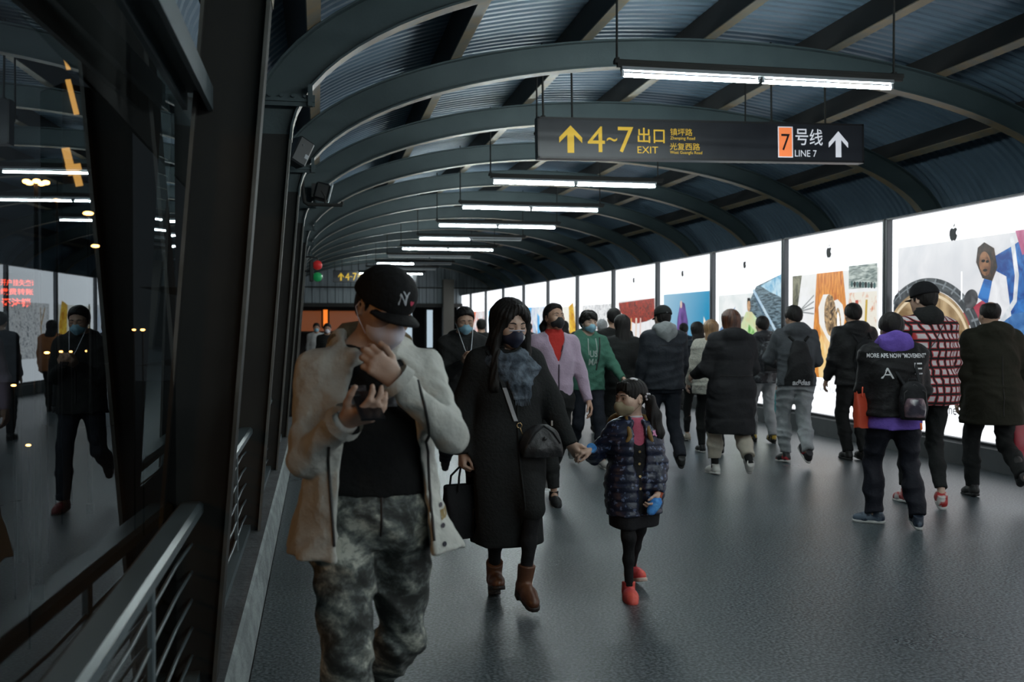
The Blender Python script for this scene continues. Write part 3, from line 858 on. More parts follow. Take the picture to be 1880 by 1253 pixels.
m = MB(); m.box((0.06, 0, 0.01), (0.02, 0.24, 0.22), Matrix.Rotation(0.25, 3, 'Y'), bev=0.006); m.build('front_glass', mat('flood glass', (0.42, 0.46, 0.48), 0.2), e)
m = MB(); m.tube([(-0.27, -0.1, 0.30), (-0.26, -0.1, 0.05), (-0.24, -0.1, -0.12), (-0.2, -0.1, -0.145), (0.2, -0.1, -0.145)], 0.02, 8)
m.tube([(0.0, -0.1, -0.14), (0.0, -0.11, -0.05), (-0.04, -0.11, 0.02)], 0.012, 8); m.cyl((0.2, -0.1, -0.145), (0.2, -0.1, -0.1), 0.016, 8)
m.build('pipe_arm', STEEL_DARK, e)
p = pix(549, 280, 9.15)
e = empty('loudspeaker', p, 0.5, 'small black loudspeaker box on the second steel arch', 'loudspeaker')
m = MB(); m.box((0, 0, 0), (0.16, 0.16, 0.25), Matrix.Rotation(0.45, 3, 'Y'), bev=0.015); m.build('case', mat('speaker black', (0.03, 0.034, 0.036), 0.45), e)
m = MB(); m.box((0.03, -0.083, -0.05), (0.035, 0.004, 0.04), Matrix.Rotation(0.45, 3, 'Y')); m.ball((0.0, -0.083, 0.055), 0.009, 8, 6); m.build('badge', GREY_METAL, e)
m = MB(); m.box((-0.10, 0.04, 0.0), (0.08, 0.03, 0.05)); m.build('mounting_bracket', STEEL_DARK, e)
# ================================================================ night street beyond the glass
m = MB(); m.add([(-0.95, -10, -5.5), (-0.95, 140, -5.5), (-90, 140, -5.5), (-90, -10, -5.5)], [(0, 1, 2, 3)])
structure(m.build('ground', mat('night asphalt', (0.03, 0.03, 0.032), 0.5)), 'dark street below the bridge')
SODIUM = glow('sodium lamp', (1.0, 0.42, 0.10), 14.0)
def street_lamp(px, py, d, arm, label, r=0.10, power=0, p=None):
    p = p or pix(px, py, d)
    e = empty('street_lamp', (p.x, p.y, -5.5), 0, label, 'street lamp', 'street lamps outside the glass')
    h = p.z + 5.5
    m = MB(); m.tube([(0, 0, 0), (0, 0, h * .6), (0, 0, h - 0.02)], [0.1, 0.08, 0.05], 10); m.cyl((0, 0, 0), (0, 0, 0.4), 0.15, 10); m.build('pole', BLACK_METAL, e)
    m = MB()
    for k in range(arm):
        a = 2 * PI * k / max(arm, 1)
        m.ball((r * 2.4 * math.cos(a), r * 2.4 * math.sin(a), h), (r, r, r * 0.6), 12, 8)
    if arm == 0: m.ball((0, 0, h), (r * 1.5, r * 1.5, r * .6), 12, 8)
    m.build('lamp_head', SODIUM, e)
    if power:
        L = bpy.data.lights.new('street_lamp_light', 'POINT'); L.energy = power; L.color = LAMP_COLOR; L.shadow_soft_size = 0.3
        o = bpy.data.objects.new('street_lamp_light', L); COL.objects.link(o); o.parent = e; o.location = (0, 0, h + 0.35)
street_lamp(66, 335, 26, 5, 'cluster street lamp with orange globes outside the near window', 0.10)
street_lamp(104, 368, 40, 0, 'single orange street lamp beside the cluster lamp', 0.09)
street_lamp(162, 392, 38, 0, 'single orange street lamp close to the column edge', 0.13)
street_lamp(175, 452, 60, 0, 'far small street lamp low behind the column edge', 0.16)
street_lamp(0, 0, 0, 1, 'orange street lamp beside the glass left of the camera', 0.12, 80, Vector((-4.4, 1.9, 2.2)))
p = pix(36, 536, 30)
e = empty('led_board', p, 0.45, 'red glowing lettering board outside the near window', 'display board')
m = MB(); m.box((0, 0.08, 0), (1.25, 0.12, 1.15), bev=0.02); m.build('board_case', BLACK_METAL, e)
LED = glow('red led', (1.0, 0.07, 0.02), 1.6)
m = MB()
put(m, '开户挂失查询', 1, -0.52, 0.17, 0.0, 0.02, 0, 1.0, 0.2); put(m, '缴费转账', 1, -0.52, -0.1, 0.0, 0.02, 0, 0.9, 0.2); put(m, '还注销', 1, -0.5, -0.46, 0.0, 0.03, 0, 0.8, 0.27)
m.build('led_lettering', LED, e)
m = MB(); m.cyl((0, 0.15, -0.5), (0, 0.15, -5.5 - p.z), 0.08, 10); m.build('post', BLACK_METAL, e)
for i, (px, py, d, s) in enumerate(((86, 648, 30, .05), (112, 646, 36, .04), (130, 646, 40, .04), (160, 645, 44, .05), (25, 708, 26, .04), (52, 818, 22, .035), (262, 606, 34, .05), (246, 606, 35, .04))):
    p = pix(px, py, d)
    e = empty('car_light', p, 0, 'small orange light in the dark street, %s one from the lowest' % ordinal(i), 'light', 'orange lights in the street')
    m = MB(); m.ball((0, 0, 0), (s * 1.6, s, s * .7), 10, 6); m.build('lens', SODIUM, e)
    m = MB(); m.cyl((0, 0.03, -s * .5), (0, 0.03, -5.5 - p.z), 0.03, 6); m.build('post', BLACK_METAL, e)

p = pix(160, 240, 70)
e = empty('tower_block', (p.x, p.y, -5.5), 0.6, 'dark building with amber lit strips outside the near window', 'building')
m = MB(); m.box((1.2, 3.0, 12), (5.0, 4.0, 24)); m.build('wall', mat('dark render', (0.02, 0.02, 0.022), 0.8), e)
AMB = glow('amber window', (1.0, 0.5, 0.12), 0.8)
for px, py, w, h in ((153, 105, .25, .7), (166, 165, .3, 2.4), (158, 288, .5, 1.9), (170, 298, 1.0, .45), (180, 315, .45, 1.3)):
    q = pix(px, py, 68) - Vector((p.x, p.y, -5.5)); q = Matrix.Rotation(-0.6, 3, 'Z') @ q
    m = MB(); m.box((q.x, 0.9, q.z), (w, 0.2, h), Matrix.Rotation(-0.25, 3, 'Y')); m.build('lit_window', AMB, e)
# ================================================================ organic shapes: blended distance fields meshed with surface nets
A3 = lambda *p: np.array(p, dtype=np.float32)
def lerp(a, b, t): return a + (b - a) * t
def unit(v):
    v = np.asarray(v, dtype=np.float32); return v / (np.linalg.norm(v) + 1e-9)
class Sdf:
    """list of blended shapes; each has a box so that far ones are skipped"""
    def __init__(self, k=0.02):
        self.k = k; self.items = []; self.post = []
    def _add(self, fn, lo, hi, k, op='+'):
        self.items.append((fn, np.asarray(lo, np.float32), np.asarray(hi, np.float32), self.k if k is None else k, op)); return self
    def cap(self, a, b, ra, rb=None, k=None, op='+', flat=None):
        """rounded cone; flat=(axis, factor) squeezes it along an axis"""
        rb = ra if rb is None else rb
        a = np.asarray(a, np.float32); b = np.asarray(b, np.float32); d = b - a; L2 = float(d @ d) + 1e-12
        if flat is not None:
            ax = unit(flat[0]); fk = flat[1] - 1.0
        def fn(P):
            q = P - a
            t = np.clip((q @ d) / L2, 0, 1)
            w = q - t[:, None] * d
            if flat is not None:
                w = w + (w @ ax)[:, None] * ax * fk
            dist = np.sqrt((w * w).sum(1)) - (ra + (rb - ra) * t)
            return dist / flat[1] if flat is not None and flat[1] > 1 else dist
        R = max(ra, rb) * (1 if flat is None else max(1.0, 1.0 / flat[1]))
        return self._add(fn, np.minimum(a, b) - R, np.maximum(a, b) + R, k, op)
    def chain(self, pts, rs, k=None, op='+', flat=None):
        for i in range(len(pts) - 1):
            self.cap(pts[i], pts[i + 1], rs[i], rs[i + 1], k, op, flat)
        return self
    def ell(self, c, r, R=None, k=None, op='+'):
        c = np.asarray(c, np.float32); r = np.asarray(r, np.float32)
        def fn(P):
            q = P - c
            if R is not None: q = q @ R
            k0 = np.sqrt(((q / r) ** 2).sum(1)); k1 = np.sqrt(((q / (r * r)) ** 2).sum(1))
            return k0 * (k0 - 1) / (k1 + 1e-9)
        m = float(r.max())
        return self._add(fn, c - m, c + m, k, op)
    def loft(self, keys, k=None, op='+', n=2.2, org=None, R=None):
        """stack of ovals: rows of (z, cx, cy, rx, ry)"""
        K = np.asarray(sorted(keys), np.float32)
        if len(K) > 2:   # smooth the profile between its rows
            z0 = K[:, 0]; zz = np.unique(np.concatenate([np.linspace(a, b, 7) for a, b in zip(z0[:-1], z0[1:])])); sl = np.gradient(K, z0, axis=0)
            j = np.clip(np.searchsorted(z0, zz, 'right') - 1, 0, len(z0) - 2); hh = z0[j + 1] - z0[j]; t = ((zz - z0[j]) / hh)[:, None]; hh = hh[:, None]
            K = ((2 * t**3 - 3 * t**2 + 1) * K[j] + (t**3 - 2 * t**2 + t) * hh * sl[j] + (3 * t**2 - 2 * t**3) * K[j + 1] + (t**3 - t**2) * hh * sl[j + 1]).astype(np.float32); K[:, 0] = zz
        z = K[:, 0]
        def fn(P):
            q = P if org is None else P - org
            if R is not None: q = q @ R
            zz = np.clip(q[:, 2], z[0], z[-1])
            cx = np.interp(zz, z, K[:, 1]); cy = np.interp(zz, z, K[:, 2]); rx = np.interp(zz, z, K[:, 3]); ry = np.interp(zz, z, K[:, 4])
            x = np.abs(q[:, 0] - cx) / rx; y = np.abs(q[:, 1] - cy) / ry
            rad = (x ** n + y ** n) ** (1.0 / n)
            d = (rad - 1) * np.minimum(rx, ry)
            e = np.abs(q[:, 2] - zz)
            return np.where(e > 0, np.sqrt(np.maximum(d, 0) ** 2 + e ** 2) + np.minimum(d, 0) * 0, d).astype(np.float32)
        mx = float(np.max(np.abs(K[:, 1]) + K[:, 3])); my = float(np.max(np.abs(K[:, 2]) + K[:, 4]))
        lo = A3(-mx, -my, z[0]); hi = A3(mx, my, z[-1])
        if org is not None:
            m = max(mx, my, abs(z[0]), abs(z[-1])) * 1.5; lo = org - m; hi = org + m
        return self._add(fn, lo, hi, k, op)
    def fnc(self, fn, lo, hi, k=None, op='+'):
        return self._add(fn, lo, hi, k, op)
    def plane(self, p, nrm, op='x', k=0.004):
        """keep the side that the normal points away from"""
        p = np.asarray(p, np.float32); nrm = unit(nrm)
        return self._add(lambda P: (P - p) @ nrm, A3(-9, -9, -9), A3(9, 9, 9), k, op)
    def noise(self, amp, freq, seed=0, ridge=True, stretch=(1, 1, 1), where=None):
        self.post.append((amp, freq, seed, ridge, np.asarray(stretch, np.float32), where)); return self
    def ev(self, P):
        lo = P.min(0); hi = P.max(0)
        d = np.full(len(P), 0.25, np.float32)
        for fn, l, h, k, op in self.items:
            if op == '+':
                gap = np.maximum(np.maximum(l - hi, lo - h), 0)
                if np.sqrt((gap * gap).sum()) > 0.12: continue
                e = fn(P)
                if k > 0:
                    hh = np.maximum(k - np.abs(d - e), 0) / k
                    d = np.minimum(d, e) - hh * hh * k * 0.25
                else: d = np.minimum(d, e)
            else:
                gap = np.maximum(np.maximum(l - hi, lo - h), 0)
                if op == '-' and np.sqrt((gap * gap).sum()) > 0.12: continue
                e = fn(P); e = -e if op == '-' else e
                if k > 0:
                    hh = np.maximum(k - np.abs(d - e), 0) / k
                    d = np.maximum(d, e) + hh * hh * k * 0.25
                else: d = np.maximum(d, e)
        return d
    def disp(self, P):
        o = np.zeros(len(P), np.float32)
        for amp, f, seed, ridge, st, where in self.post:
            rng = np.random.RandomState(seed + 11)
            q = P * st * f
            w = np.zeros(len(P), np.float32)
            ph = rng.rand(8) * 6.28
            D = rng.randn(8, 3).astype(np.float32); D /= np.linalg.norm(D, axis=1)[:, None]
            warp = np.stack([np.sin(q @ D[0] * 1.3 + ph[0]), np.sin(q @ D[1] * 1.1 + ph[1]), np.sin(q @ D[2] * 0.9 + ph[2])], 1) * 0.9
            q2 = q + warp
            for j, a in ((3, 1.0), (4, 0.8), (5, 0.5)):
                s = np.sin(q2 @ D[j] * (1 + 0.5 * (j - 3)) + ph[j])
                w += a * ((1 - np.abs(s)) * 1.6 - 0.75 if ridge else s)
            if where is not None: w = w * where(P)
            o += amp * w / 1.6
        return o
    def mesh(self, vox, name, mats, parent=None, smooth=True, matfn=None):
        allp = [(l, h) for fn, l, h, k, op in self.items if op == '+']
        lo = np.min([a for a, b in allp], 0) - 3 * vox; hi = np.max([b for a, b in allp], 0) + 3 * vox
        B = 8; bs = B * vox
        nb = np.ceil((hi - lo) / bs).astype(int) + 1
        bi = np.stack(np.meshgrid(*[np.arange(n) for n in nb], indexing='ij'), -1).reshape(-1, 3)
        cen = (lo + (bi + 0.5) * bs).astype(np.float32)
        # coarse cull in slabs
        dc = np.concatenate([self.ev(cen[i:i + 400]) for i in range(0, len(cen), 400)])
        amp = sum(abs(p[0]) for p in self.post) * 1.2
        keep = np.abs(dc) < bs * 0.87 * 1.35 + amp + 0.012
        bi = bi[keep]
        if len(bi) == 0: raise RuntimeError('empty ' + name)
        g = np.stack(np.meshgrid(*[np.arange(B + 1)] * 3, indexing='ij'), -1).reshape(-1, 3)
        N = nb * B + 4
        cid = []; cv = []; cs = []
        step = 24
        for i in range(0, len(bi), step):
            bb = bi[i:i + step]
            idx = bb[:, None, :] * B + g[None]
            P = (lo + idx.reshape(-1, 3) * vox).astype(np.float32)
            D = self.ev(P)
            if self.post: D = D - self.disp(P)
            D = D.reshape(len(bb), B + 1, B + 1, B + 1)
            s = D < 0
            cor = [(a, b, c) for a in (0, 1) for b in (0, 1) for c in (0, 1)]
            V = [D[:, a:a + B, b:b + B, c:c + B] for a, b, c in cor]
            S = sum((v < 0).astype(np.int8) for v in V)
            act = (S > 0) & (S < 8)
            w = np.argwhere(act)
            if not len(w): continue
            vals = np.stack([v[act] for v in V], 1)
            acc = np.zeros((len(w), 3)); cnt = np.zeros(len(w))
            for p in range(8):
                for ax in range(3):
                    bit = 4 >> ax
                    if p & bit: continue
                    q = p | bit
                    va, vb = vals[:, p], vals[:, q]
                    cr = (va < 0) != (vb < 0)
                    t = np.where(cr, va / np.where(cr, va - vb, 1), 0)
                    pt = np.array(cor[p], float)[None].repeat(len(w), 0); pt[:, ax] += t
                    acc[cr] += pt[cr]; cnt[cr] += 1
            ijk = bb[w[:, 0]] * B + w[:, 1:]
            cid.append((ijk[:, 0] * N[1] + ijk[:, 1]) * N[2] + ijk[:, 2])
            cv.append(lo + (ijk + acc / cnt[:, None]) * vox)
            sg = np.stack([vals[:, 0] < 0, vals[:, 4] < 0, vals[:, 2] < 0, vals[:, 1] < 0], 1)
            cs.append(sg)
        cid = np.concatenate(cid); cv = np.concatenate(cv); cs = np.concatenate(cs)
        o = np.argsort(cid); cid = cid[o]; cv = cv[o]; cs = cs[o]
        def find(a):
            j = np.searchsorted(cid, a); j = np.minimum(j, len(cid) - 1)
            return np.where(cid[j] == a, j, -1)
        st = (N[1] * N[2], N[2], 1); faces = []
        me_i = np.arange(len(cid))
        for ax in range(3):
            u, v = st[(ax + 1) % 3], st[(ax + 2) % 3]
            e = cs[:, 0] != cs[:, 1 + ax]
            a = me_i[e]; i1 = find(cid[e] - u); i2 = find(cid[e] - u - v); i3 = find(cid[e] - v)
            ok = (i1 >= 0) & (i2 >= 0) & (i3 >= 0)
            q = np.stack([a, i1, i2, i3], 1)[ok]
            ins = cs[e, 0][ok]
            q[~ins] = q[~ins][:, ::-1]
            faces.append(q)
        F = np.concatenate(faces)
        me = bpy.data.meshes.new(name)
        me.vertices.add(len(cv)); me.vertices.foreach_set('co', cv.astype(np.float32).ravel())
        me.loops.add(len(F) * 4); me.loops.foreach_set('vertex_index', F.astype(np.int32).ravel())
        me.polygons.add(len(F)); me.polygons.foreach_set('loop_start', np.arange(0, len(F) * 4, 4, dtype=np.int32))
        me.polygons.foreach_set('loop_total', np.full(len(F), 4, dtype=np.int32))
        me.polygons.foreach_set('use_smooth', np.ones(len(F), dtype=bool))
        for m in (mats if isinstance(mats, (list, tuple)) else [mats]): me.materials.append(m)
        if matfn is not None:
            c = cv[F].mean(1)
            me.polygons.foreach_set('material_index', matfn(c).astype(np.int32))
        me.update(calc_edges=True)
        me.validate()
        return link(name, me, parent)
# ---------------------------------------------------------------- skeleton
def rotz(a):
    c, s = math.cos(a), math.sin(a); return np.array([[c, -s, 0], [s, c, 0], [0, 0, 1]], np.float32)
def rotx(a):
    c, s = math.cos(a), math.sin(a); return np.array([[1, 0, 0], [0, c, -s], [0, s, c]], np.float32)
def roty(a):
    c, s = math.cos(a), math.sin(a); return np.array([[c, 0, s], [0, 1, 0], [-s, 0, c]], np.float32)
def ik(a, b, l1, l2, pole):
    """middle joint between a and b; returns (mid, end)"""
    a = np.asarray(a, np.float32); b = np.asarray(b, np.float32)
    d = b - a; L = np.linalg.norm(d); u = d / (L + 1e-9)
    L = min(L, (l1 + l2) * 0.999); L = max(L, abs(l1 - l2) + 1e-3)
    x = (l1 * l1 - l2 * l2 + L * L) / (2 * L); h = math.sqrt(max(l1 * l1 - x * x, 0))
    p = np.asarray(pole, np.float32); p = p - u * (p @ u); p = p / (np.linalg.norm(p) + 1e-9)
    return a + u * x + p * h, a + u * L
class Rig:
    """joints of a figure that faces local -Y; +X is the figure's own left"""
    def __init__(self, H=1.72, lean=3, head=(0, 0, 0), feet=None, hands=None, arm=None, wide=1.0, drop=0.0, sway=0.0, hip_turn=0.0, bulk=1.0, child=False, hsc=1.0):
        s = self.s = H / 1.75; self.H = H; self.wide = wide; self.bulk = bulk
        self.lean = math.radians(lean)
        zp = (0.92 - drop) * s if not child else (0.88 - drop) * s
        self.zp = zp
        self.lift = zp - 0.92 * s
        P = lambda x, y, z: A3(x * s, y * s, z * s)
        self.P = P
        # pelvis, spine
        def sp(z):  # centre of the trunk at height z
            return -(z - zp) * math.tan(self.lean) * (1 if z > zp else 0)
        self.sp = sp
        shz = (1.43 if not child else 1.36) * s - drop * s; self.shz = shz
        self.sh = {k: A3(sgn * 0.166 * s * wide, sp(shz) + 0.012 * s, shz - 0.022 * s) for k, sgn in (('L', 1), ('R', -1))}
        if child: self.sh = {k: A3(sgn * 0.140 * s * wide, sp(shz) + 0.012 * s, shz - 0.02 * s) for k, sgn in (('L', 1), ('R', -1))}
        self.hip = {k: A3(sgn * 0.09 * s * wide, 0.0, zp) for k, sgn in (('L', 1), ('R', -1))}
        self.neck = A3(0, sp(shz) + 0.008 * s, shz + 0.05 * s)
        hs = self.hs = s * (1.0 if not child else 1.27) * hsc
        yaw, pit, rol = [math.radians(v) for v in head]
        # positive yaw turns the face to the figure's own left, positive pitch looks down
        self.HR = rotz(yaw) @ rotx(pit) @ roty(rol)
        self.head = self.neck + A3(0, 0, 0.045 * hs) + self.HR @ A3(0, -0.02 * hs, 0.10 * hs)
        self.hd = lambda x, y, z: self.head + self.HR @ (A3(x, y, z) * hs)
        # legs
        feet = feet or {'L': (0.09, -0.22, 0.085, 8), 'R': (-0.09, 0.28, 0.16, -38)}
        self.knee = {}; self.ank = {}; self.fpitch = {}; self.fyaw = {}
        L1 = 0.435 * s * (zp / (0.92 * s)); L2 = 0.43 * s * (zp / (0.92 * s))
        for k in 'LR':
            f = feet[k]
            t = A3(f[0] * s, f[1] * s, f[2] * s)
            self.knee[k], self.ank[k] = ik(self.hip[k], t, L1, L2, (0.12 if k == 'L' else -0.12, -1, 0.2))
            self.fpitch[k] = math.radians(f[3]); self.fyaw[k] = math.radians(f[4] if len(f) > 4 else (6 if k == 'L' else -6))
        # arms: hands = wrist target (local, unscaled metres) with optional pole; else hanging with a swing
        self.elb = {}; self.wri = {}; self.hdir = {}; self.hnrm = {}
        arm = arm or {}
        U, Fo = 0.29 * s, 0.25 * s
        for k, sg in (('L', 1), ('R', -1)):
            if hands and k in hands:
                h = hands[k]
                self.elb[k], self.wri[k] = ik(self.sh[k], np.array(h[:3], np.float32), U, Fo, h[3] if len(h) > 3 else (0.4 * sg, 0.5, -1))
            else:
                sw, ab, be = arm.get(k, (0, 9, 18))
                sw, ab, be = [math.radians(v) for v in (sw, ab, be)]
                d1 = A3(math.sin(ab) * sg, -math.sin(sw) * math.cos(ab), -math.cos(sw) * math.cos(ab))
                d2 = A3(math.sin(ab) * sg * 0.5, -math.sin(sw + be) * math.cos(ab), -math.cos(sw + be) * math.cos(ab))
                self.elb[k] = self.sh[k] + d1 * U; self.wri[k] = self.elb[k] + unit(d2) * Fo
            d = unit(self.wri[k] - self.elb[k])
            self.hdir[k] = d; self.hnrm[k] = unit(np.cross(d, A3(0, -1, 0.001))) * sg
# ---------------------------------------------------------------- body
def hand(S, w, d, palm, side, s, curl=(25, 30, 25), spread=6, thumb=(35, 25), r=0.0088, k=0.006):
    """w wrist, d pointing to the knuckles, palm = direction that the palm faces, side = +1 if the thumb lies to cross(d, palm)"""
    d = unit(d); palm = unit(palm - d * float(np.dot(palm, d))); t = unit(np.cross(d, palm)) * side   # towards the thumb
    kn = []
    for i in range(4):
        o = (1.5 - i)
        b = w + d * 0.012 * s + t * o * 0.011 * s
        K = w + d * (0.092 - 0.004 * abs(o - .5) - (0.006 if i == 3 else 0)) * s + t * o * 0.0195 * s - palm * 0.004 * s
        S.cap(b, K, 0.0155 * s, 0.0115 * s, 0.016 * s)
        kn.append(K)
    S.ell(w + d * 0.045 * s + t * 0.018 * s + palm * 0.008 * s, A3(0.02, 0.02, 0.02) * s, k=0.02 * s)
    LEN = ((0.042, 0.026, 0.021), (0.046, 0.029, 0.022), (0.042, 0.027, 0.021), (0.033, 0.021, 0.019))
    for i in range(4):
        cc = curl[i] if isinstance(curl[0], (tuple, list)) else curl
        a = 0; p = kn[i]; o = 1.5 - i
        for j in range(3):
            a += math.radians(cc[j])
            dr = unit(d * math.cos(a) + palm * math.sin(a) + t * math.tan(math.radians(spread)) * o * math.cos(a))
            q = p + dr * LEN[i][j] * s
            rr = r * (1.0 - 0.08 * j - (0.1 if i == 3 else 0)) * s
            S.cap(p, q, rr * 1.05, rr * 0.97, k * s)
            p = q
    # thumb leaves the side of the palm near its base
    b = w + d * 0.022 * s + t * 0.020 * s + palm * 0.006 * s
    a1, a2 = [math.radians(v) for v in thumb]
    dr = unit(d * math.cos(a1) + t * math.sin(a1) + palm * 0.35)
    p1 = b + dr * 0.046 * s; S.cap(b, p1, 0.0155 * s, 0.0115 * s, 0.014 * s)
    dr2 = unit(d * math.cos(a1 - a2) + t * math.sin(a1 - a2) + palm * 0.45)
    p2 = p1 + dr2 * 0.034 * s; S.cap(p1, p2, 0.0112 * s, 0.0102 * s, k * s)
    p3 = p2 + unit(d * math.cos(a1 - 1.6 * a2) + t * math.sin(a1 - 1.6 * a2) + palm * 0.5) * 0.027 * s; S.cap(p2, p3, 0.0102 * s, 0.0085 * s, k * s)
    return kn
def face(S, r, fem=False, kid=False, eyes='open'):
    h = r.hs; hd = r.hd; R = r.HR
    E = lambda c, q, k=0.02, op='+': S.ell(hd(*c), np.array(q, np.float32) * h, R, k * h, op)
    E((0, .012, .035), (.076, .094, .084), 0)
    E((0, -.030, -.030), (.063, .066, .078) if not kid else (.066, .064, .068), .05)
    E((0, -.066, -.090 if not kid else -.08), (.030, .026, .022), .03)
    E((0, -.052, -.055), (.044, .042, .04), .03)
    for sg in (1, -1):
        E((sg * .040, -.060, -.018), (.024, .024, .022), .03)
        E((sg * .033, -.100, .008), (.019, .013, .012), .016, '-')
        E((sg * .032, -.0795, .007), (.0175, .0125, .0115), .004)
        E((sg * .077, .010, -.005), (.009, .018, .031), .008)
        E((sg * .083, .012, -.003), (.006, .010, .018), .004, '-')
        S.cap(hd(sg * .012, -.089, .027), hd(sg * .05, -.078, .024), .008 * h, .006 * h, .016 * h)
    S.cap(hd(0, -.090, .012), hd(0, -.106, -.024), .0075 * h, .011 * h, .014 * h)
    for sg in (1, -1): E((sg * .012, -.097, -.030), (.0085, .010, .0075), .008)
    S.cap(hd(-.018, -.091, -.054), hd(.018, -.091, -.054), .0055 * h, k=.008 * h); S.cap(hd(-.014, -.089, -.062), hd(.014, -.089, -.062), .006 * h, k=.008 * h)
    S.cap(r.neck - A3(0, -0.01, 0.03) * h, hd(0, .018, -.055), (.056 if not fem else .05) * h, (.054 if not fem else .048) * h, .03 * h)
def body(r, parent, skin, fem=False, kid=False, vox=0.006, hands=None, name='body', leg=.8):
    S = Sdf(0.03 * r.s); s = r.s; w = r.wide; sp = r.sp; z0 = r.zp
    face(S, r, fem, kid)
    sz = r.shz
    ks = [(z0 - .07 * s, .13, .09), (z0 + .03 * s, .155, .105), (z0 + .18 * s, .138, .098), (lerp(z0, sz, .70), .155, .108), (sz - .06 * s, .150, .092), (sz + .02 * s, .09, .065)]
    S.loft([(z, 0, sp(z) + .005 * s, a * s * w, b * s * r.bulk) for z, a, b in ks], k=.04 * s)
    for k in 'LR':
        S.cap(r.neck * A3(0, 1, 1) + (r.sh[k] - r.neck) * A3(.25, 1, .1), r.sh[k], .05 * s, .05 * s, .05 * s)
        S.chain([r.sh[k], r.elb[k], r.wri[k]], [.05 * s, .039 * s, .027 * s], .02 * s)
        S.chain([r.hip[k], r.knee[k], lerp(r.knee[k], r.ank[k], .35) + A3(0, .012, 0) * s, r.ank[k]], [.078 * s * leg, .050 * s * leg, .050 * s * leg, .034 * s * leg], .03 * s)
        a = r.ank[k]; f = unit(A3(math.sin(r.fyaw[k]), -math.cos(r.fyaw[k]), -math.tan(r.fpitch[k]) if abs(r.fpitch[k]) < 1.3 else -3))
        S.cap(a - A3(0, 0, .03 * s), a + f * .12 * s - A3(0, 0, .045 * s), .034 * s, .028 * s, .02 * s)
        hk = (hands or {}).get(k, {})
        side = 1 if k == 'L' else -1
        palm = hk.get('palm', None)
        d = hk.get('dir', r.hdir[k])
        if palm is None: palm = A3(-side, 0.25, 0)
        # thumb side: forward for a hanging arm
        t = np.cross(unit(d), unit(palm))
        want = hk.get('thumb_to', A3(0, -1, 0))
        sd = 1 if float(t @ want) > 0 else -1
        hand(S, r.wri[k], d, np.asarray(palm, np.float32), sd, s * (1.0 if not kid else 1.08), hk.get('curl', (22, 28, 20)), hk.get('spread', 4), hk.get('thumb', (32, 22)), hk.get('r', .0095))
    return S.mesh(vox, name, skin, parent)
# ---------------------------------------------------------------- clothing
def trousers(r, parent, m, loose=1.0, hem=.005, vox=.009, flare=1.0, waist=None, name='trousers', wrinkle=.006, seed=1, taper=1.0):
    S = Sdf(.03 * r.s); s = r.s; z0 = r.zp; w = r.wide; B = .02 + .02 * (loose - 1)
    top = waist if waist is not None else z0 + .12 * s
    S.loft([(z0 - .09 * s, 0, .005, .15 * s * w + B, (.10 * s + B) * r.bulk), (z0 + .02 * s, 0, r.sp(z0), .168 * s * w + B, (.12 * s + B) * r.bulk), (top, 0, r.sp(top), .145 * s * w + B * .7, (.10 * s + B * .7) * r.bulk)], k=.05)
    for k in 'LR':
        kn, an = r.knee[k], r.ank[k]
        d = unit(an - kn); e = an - d * hem * s
        mid = lerp(kn, an, .45)
        S.chain([r.hip[k] - A3(0, 0, .02), kn], [.094 * s * loose * w, .066 * s * loose], .05)
        S.chain([kn, mid + A3(0, .008, 0), e], [.066 * s * loose, .066 * s * loose * flare, .055 * s * loose * flare * taper], .03)
        S.plane(e + d * .012, d, 'x') if False else None
    # hem cut: keep what lies above each ankle, per leg
    cuts = []
    for k in 'LR':
        d = unit(r.ank[k] - r.knee[k]); e = r.ank[k] - d * hem * s
        cuts.append((e, d, r.knee[k]))
    def cutf(P):
        out = np.full(len(P), -1.0, np.float32)
        for i, (e, d, kn) in enumerate(cuts):
            q = P - e; t = q @ d
            rad = np.sqrt(np.maximum((q * q).sum(1) - t * t, 0))
            near = rad < .13 * s
            out = np.where(near, np.maximum(out, t), out)
        return out
    S.fnc(cutf, A3(-9, -9, -9), A3(9, 9, 9), .004, 'x')
    if wrinkle: S.noise(wrinkle, 14, seed, True, (1, 1, 1.7))
    return S.mesh(vox, name, m, parent)
